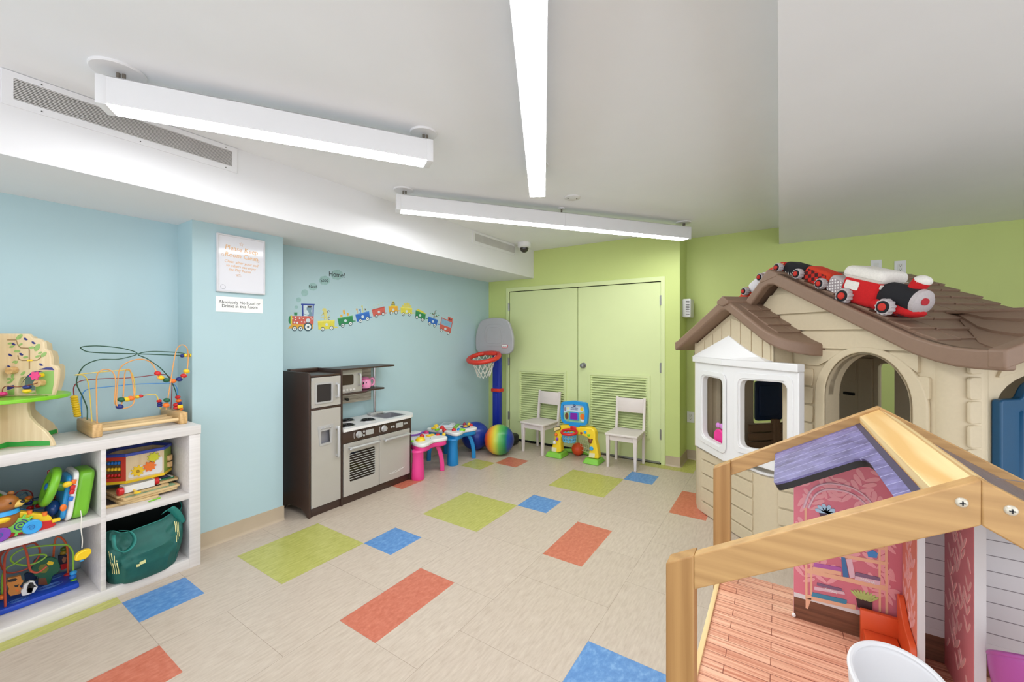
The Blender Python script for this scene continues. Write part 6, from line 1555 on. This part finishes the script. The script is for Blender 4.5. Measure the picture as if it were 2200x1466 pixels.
slopebox('roof_panel', 2 * DAY - .09, 2 * DAY + .160, DX1 + .023, DX2 - .023, -.020, .006, mat('grey_brown_shingle_print', (112, 96, 96), .45, var=.25, vscale=20, stretch=(1, 12, 1)))
# attic floor with printed boards
fl = bpy.data.materials.new('printed_floor_boards'); n_ = NT(fl)
br = n_.new('ShaderNodeTexBrick'); br.offset = .37; br.inputs['Color1'].default_value = rgb((236, 190, 160)); br.inputs['Color2'].default_value = rgb((226, 172, 142)); br.inputs['Mortar'].default_value = rgb((150, 92, 70))
br.inputs['Scale'].default_value = 1.0; br.inputs['Mortar Size'].default_value = .0009; br.inputs['Brick Width'].default_value = .21; br.inputs['Row Height'].default_value = .0245
n_.link(n_.coord((1, 1, 1), (0, 0, R(90))), br.inputs['Vector'])
nz = n_.ramp(n_.noise(n_.coord((260, 5, 1)), 1.0, 4, .6), [(.36, rgb((198, 140, 122))), (.60, (1, 1, 1, 1))])
mx_ = n_.new('ShaderNodeMix', data_type='RGBA', blend_type='MULTIPLY'); mx_.inputs[0].default_value = .75
n_.link(br.outputs[0], mx_.inputs[6]); n_.link(nz, mx_.inputs[7]); n_.link(mx_.outputs[2], n_.b.inputs['Base Color']); n_.b.inputs['Roughness'].default_value = .4
obj('attic_floor', B().bx((DX1, DYR + .02, DFL - .014), (DX2, .132, DFL)), fl, t, world=True)
obj('floor_rail', B().bx((DX1, .132, DFL - .03), (DX2 - .03, .142, DFL + .006), .001), pine_x, t, world=True)
obj('floor_slot', B().bx((.852, -.085, DFL), (.862, -.01, DFL + .0006)), pl('slot_beige', (176, 150, 122), .5), t, world=True)
# lower storeys
for z in (.03, .385): obj('lower_floor', B().bx((DX1, DYR + .01, z), (DX2, .14, z + .014)), fl, t, world=True)
obj('lower_wall', B().bx((DX2 - .022, YIR, .044), (DX2 - .012, YI, DFL - .014)), pw, t, world=True)
# attic walls
WX = 1.163
rose = mat('rose_wallpaper', (206, 112, 128), .5, var=.10, vscale=5)
def wallpoly(y0, y1, xw=WX, th=.012): 
    P = [(-y0, DFL), (-y1, DFL), (-y1, roofz(y1, -.032)), (-y0, roofz(y0, -.032))]
    if y0 > DAY > y1: P = P[:3] + [(-DAY, DZA - .032)] + P[3:]
    return P
MWL = frame((WX, 0, 0), (0, -1, 0), (0, 0, 1))            # attic rear wall: local (-Y, Z), z towards the room
wl = obj('rose_wall', B().plate(wallpoly(-.028, -.217), -.012, 0, M=MWL, side_mi=1), [rose, pw], t, world=True)
shp = obj('shiplap_wall', B().plate(wallpoly(-.223, DYR + .02), -.012, 0, M=MWL), pw, t, world=True)
b = B()
for k in range(12):
    z = .826 + k * .030
    if z < roofz(-.3, -.04): b.plate([(.224, z), (.50 if z < 1.02 else .40, z), (.50 if z < 1.02 else .40, z + .0014), (.224, z + .0014)], 0, .0004, M=MWL)
obj('board_lines', b, pl('line_grey', (128, 120, 122), .6), shp, world=True)
dkf = streak('dark_floor_print', (88, 52, 36), (128, 82, 58), (1, 6, 150), 1.0, .45)
obj('skirting_print', B().plate([(.224, DFL), (.52, DFL), (.52, .792), (.224, .792)], 0, .0005, M=MWL), dkf, shp, world=True)
obj('baseboard_print', B().plate([(.224, .792), (.52, .792), (.52, .806), (.224, .806)], 0, .0006, M=MWL), pl('skirt_white', (210, 205, 205), .5), shp, world=True)
pr = lambda n, c: pl(n, c, .5)
def wx(p):
    q = onX(p, WX); return (-q.y, q.z)
Q3 = zp(2.419, 1400, 860)        # the zoomed crop these coordinates were read from
def PL(L): return [wx(Q3(*q)) for q in L]
obj('skirting_print', B().plate([(.0285, DFL), (.2165, DFL), (.2165, .790), (.0285, .790)], 0, .0005, M=MWL), dkf, wl, world=True)
obj('baseboard_print', B().plate([(.0285, .790), (.2165, .790), (.2165, .8), (.0285, .8)], 0, .0006, M=MWL), pl('skirt_white', (210, 205, 205), .5), wl, world=True)
def leaf(b, M, x, z, L, w, a, lv=.0007, lim=None):
    ca, sa = math.cos(a), math.sin(a); P = []
    if lim and not (lim[0] < x + L * ca < lim[1] and lim[0] < x + L * .5 * ca - w < x + L * .5 * ca + w < lim[1] and z + L * sa < lim[2](x + L * ca)): return
    for i in range(14):
        u = i / 14 * 2 * PI; lx = L * (.5 - .5 * math.cos(u)); lw = w * math.sin(u) * (.55 + .45 * lx / L)
        P.append((x + lx * ca - lw * sa, z + lx * sa + lw * ca))
    b.plate(P, 0, lv, M=M)
random.seed(5); b = B(); lc = 0
for sx0, sz0, a0 in ((.040, .93, 1.2), (.075, .87, 1.9), (.06, 1.0, 1.4), (.115, 1.03, 1.7), (.10, .98, .5), (.165, .99, 2.2), (.145, 1.06, 1.2), (.195, 1.0, 1.4), (.175, .90, 1.7), (.21, .87, 1.9), (.20, .83, 1.2), (.12, .90, 1.3), (.04, .99, 1.9), (.05, .88, .9), (.14, 1.01, .6), (.18, 1.03, 2.4), (.09, 1.03, 1.1), (.205, .94, 1.5), (.13, .95, 2.6), (.09, .84, 1.7), (.185, .86, .9), (.035, 1.05, 1.3), (.11, 1.10, 1.4), (.15, 1.12, .9), (.19, 1.10, 2.0), (.16, .84, 1.1), (.045, .83, 1.4), (.08, 1.06, .8)):
    for k in range(3):
        px, pz = sx0 + k * .013 * math.cos(a0), sz0 + k * .013 * math.sin(a0)
        if .034 < px < .208 and .81 < pz < roofz(-px, -.06):
            for s_ in (-1, 1): lc += 1; leaf(b, MWL, px, pz, .027, .0058, a0 + s_ * .85, .0003 + (lc % 40) * .00002, (.030, .215, lambda q: roofz(-q, -.038)))
obj('leaf_print', b, pr('leaf_pink', (222, 152, 158)), wl, world=True)
lil, pch = pr('lilac_print', (214, 176, 188)), pr('peach_wood_print', (222, 170, 138))
P0 = PL([(790, 560), (830, 470), (900, 435), (985, 440), (1060, 465), (1130, 520), (1180, 600)])
P1 = PL([(815, 560), (850, 495), (905, 465), (980, 468), (1045, 490), (1110, 540), (1150, 600)])
b = B()
for P in (P0, P1): b.tube([MWL @ Vector((x, z, .001)) for x, z in [tuple(v)[:2] for v in spline([(x, z, 0) for x, z in P], 5)]], .0024, 6)
obj('arch_print', b, lil, wl, world=True)
b = B()
for (x0, y0, x1, y1, w) in ((800, 560, 805, 1030, 12), (830, 640, 830, 1010, 10), (1218, 640, 1222, 1110, 14), (1183, 620, 1186, 1100, 12)):
    b.plate(PL([(x0 - w / 2, y0), (x0 + w / 2, y0), (x1 + w / 2, y1), (x1 - w / 2, y1)]), 0, .0012, M=MWL)
for L in ([(800, 875), (1215, 965), (1215, 990), (800, 895)], [(810, 1010), (1060, 1065), (1060, 1090), (800, 1030)], [(960, 795), (1215, 840), (1215, 858), (960, 812)], [(800, 700), (1215, 765), (1215, 780), (800, 712)]): b.plate(PL(L), 0, .0013, M=MWL)
b.plate(PL([(800, 1030), (830, 1030), (812, 1085), (800, 1080)]), 0, .0013, M=MWL)
obj('bookcase_print', b, pch, wl, world=True)
for (L, m_, nm) in (([(985, 815), (1005, 818), (1025, 920), (995, 918)], pr('book_blue', (60, 110, 160)), 'book_print'), ([(1010, 825), (1040, 825), (1058, 920), (1030, 925)], lil, 'book_print'), ([(845, 845), (985, 868), (985, 890), (840, 865)], pr('book_violet', (170, 90, 160)), 'book_print'), ([(840, 865), (985, 890), (985, 910), (835, 885)], pch, 'book_print'),
                ([(1060, 893), (1188, 922), (1188, 940), (1055, 910)], pr('book_plum', (122, 92, 120)), 'book_print'), ([(1055, 912), (1188, 940), (1185, 962), (1055, 932)], lil, 'book_print'),
                ([(860, 948), (990, 980), (990, 992), (858, 962)], pr('book_plum', (122, 92, 120)), 'book_print'), ([(845, 968), (1000, 995), (1005, 1010), (845, 985)], lil, 'book_print'), ([(835, 998), (1015, 1038), (1012, 1060), (830, 1018)], pr('book_teal', (62, 130, 160)), 'book_print'),
                ([(865, 570), (955, 585), (940, 605), (880, 615)], pr('pot_dark', (70, 40, 60)), 'pot_print'), ([(1062, 1030), (1148, 1045), (1145, 1095), (1070, 1075)], pr('pot_brown', (62, 38, 40)), 'pot_print'), ([(1120, 790), (1150, 780), (1175, 795), (1170, 820), (1125, 815)], pr('vase_blue', (60, 130, 190)), 'vase_print')):
    obj(nm, B().plate(PL(L), 0, .0018, M=MWL), m_, wl, world=True)
b = B(); c0 = wx(Q3(1105, 1040))
for k in range(9): leaf(b, MWL, c0[0] + (k - 4) * .002, c0[1], .021, .0028, PI / 2 - (k - 4) * .2, .002)
obj('succulent_print', b, pr('succulent', (176, 190, 110)), wl, world=True)
b = B(); c0 = wx(Q3(905, 585))
for a in (.1, .6, 1.2, 1.8, 2.4, 3.0, -.3): leaf(b, MWL, c0[0], c0[1], .020, .005, a, .002)
obj('pale_plant_print', b, pr('pale_leaf', (164, 196, 220)), wl, world=True)
fl_lt = text('book_lettering', 'KidKraft', .0072, MWL @ Matrix.Translation((*wx(Q3(1122, 937)), .0021)) @ Matrix.Rotation(-.16, 4, 'Z'), P_WHT, wl, world=True, ext=.0002)
text('book_lettering', 'KidKraft', .0066, MWL @ Matrix.Translation((*wx(Q3(930, 989)), .0021)) @ Matrix.Rotation(-.16, 4, 'Z'), P_WHT, wl, world=True, ext=.0002)
obj('edge_clip', B().sph((WX - .004, -.028, DFL + .006), (.003, .004, .005)), P_WHT, t, world=True)
# short partitions with white front edges
coral = pr('coral_wallpaper', (214, 120, 104)); 
for y0, y1, x0, m_, zt in ((-.2155, -.2265, 1.055, pl('salmon_wallpaper', (222, 132, 112), .5), None), (-.278, -.292, 1.015, pl('rose_wallpaper_side', (216, 124, 130), .5), None)):
    zt = roofz((y0 + y1) / 2, -.034)
    pt = obj('partition', B().bx((x0, y1, DFL), (WX - .0005, y0, zt)), pw, t, world=True)
    MPt = frame((0, y0, 0), (1, 0, 0), (0, 0, 1)) @ Matrix.Rotation(0, 4, 'X')
    MPt = Matrix(((-1, 0, 0, 0), (0, 0, 1, y0), (0, 1, 0, 0), (0, 0, 0, 1)))       # the side facing +Y
    fc = obj('wallpaper', B().plate([(-WX + .001, DFL), (-x0 - .001, DFL), (-x0 - .001, zt), (-WX + .001, zt)], 0, .0006, M=MPt), m_, pt, world=True)
    b = B(); random.seed(int(abs(y0) * 1000))
    for k in range(46):
        px, pz = -WX + .010 + random.random() * (WX - x0 - .02), DFL + .03 + (zt - DFL - .065) * k / 46
        for s_ in (-1, 1): lc += 1; leaf(b, MPt, px, pz, .028, .0045, PI / 2 + s_ * .55, .0007 + (lc % 30) * .00003, (-WX + .002, -x0 - .002, lambda q: zt))
    obj('leaf_print', b, pr('leaf_pale', (236, 176, 172)), fc, world=True)

# furniture in the attic
orange = mat('orange_board', (216, 84, 40), .4, var=.03)
c = onZ((1900, 1390), DFL)
t = thing('doll_armchair', 'orange doll armchair against the rose printed dollhouse wall', 'doll chair', (1.10, -.175, DFL))
obj('seat', B().bx((1.065, -.203, DFL + .001), (1.140, -.148, DFL + .034), .003), orange, t, world=True)
obj('back', B().bx((1.140, -.206, DFL + .001), (1.152, -.145, DFL + .072), .002), orange, t, world=True)
side = rpoly([(1.045, DFL + .001), (1.152, DFL + .001), (1.152, DFL + .122), (1.140, DFL + .122), (1.115, DFL + .098), (1.085, DFL + .082), (1.05, DFL + .078)], [.004, .004, .004, .006, .02, .02, .02])
obj('side', B().plate(side, -.2145, -.2045, M=MS if False else Matrix(((1, 0, 0, 0), (0, 0, 1, 0), (0, 1, 0, 0), (0, 0, 0, 1)))), orange, t, world=True, bev=.0015)
def tub(label, c, r, zs, zt, m, face, nm):
    t = thing('doll_tub_chair', label, 'doll chair', (c[0], c[1], DFL), face, 'doll tub chairs in the attic')
    def f(u, v):
        a = -2.35 + 4.7 * u; k = .72 + .28 * math.sin(v * PI / 2); top = zs + (zt - zs) * (math.cos(a * .36)) ** 1.2
        return (-r * k * math.cos(a), r * k * 1.12 * math.sin(a), zs + (top - zs) * v)
    obj('shell', B().grid(f, 40, 14), m, t, solid=.006, bev=.0)
    obj('rim', B().tube([f(i / 40, 1) for i in range(41)], .0042, 8), m, t)
    obj('seat', B().cyl((0, 0, zs - .006), (0, 0, zs + .004), r * .74, seg=28), m, t)
    obj('foot', B().lathe([(r * .6, 0), (r * .55, .006), (.012, .01), (.010, zs - .004)], 20), m, t)
q = dep((1938, 1470), .60)
tub('white doll tub chair at the bottom edge of the photo in front', (q.x, q.y), .054, .045, .166, mat('satin_white_plastic', (214, 214, 216), .4, var=.01), R(205), 'a')
q = dep((2222, 1462), .66)
tub('magenta doll tub chair at the lower right corner of the photo', (q.x, q.y), .045, .045, .165, pl('orchid_plastic', (176, 84, 160), .4), R(30), 'b')
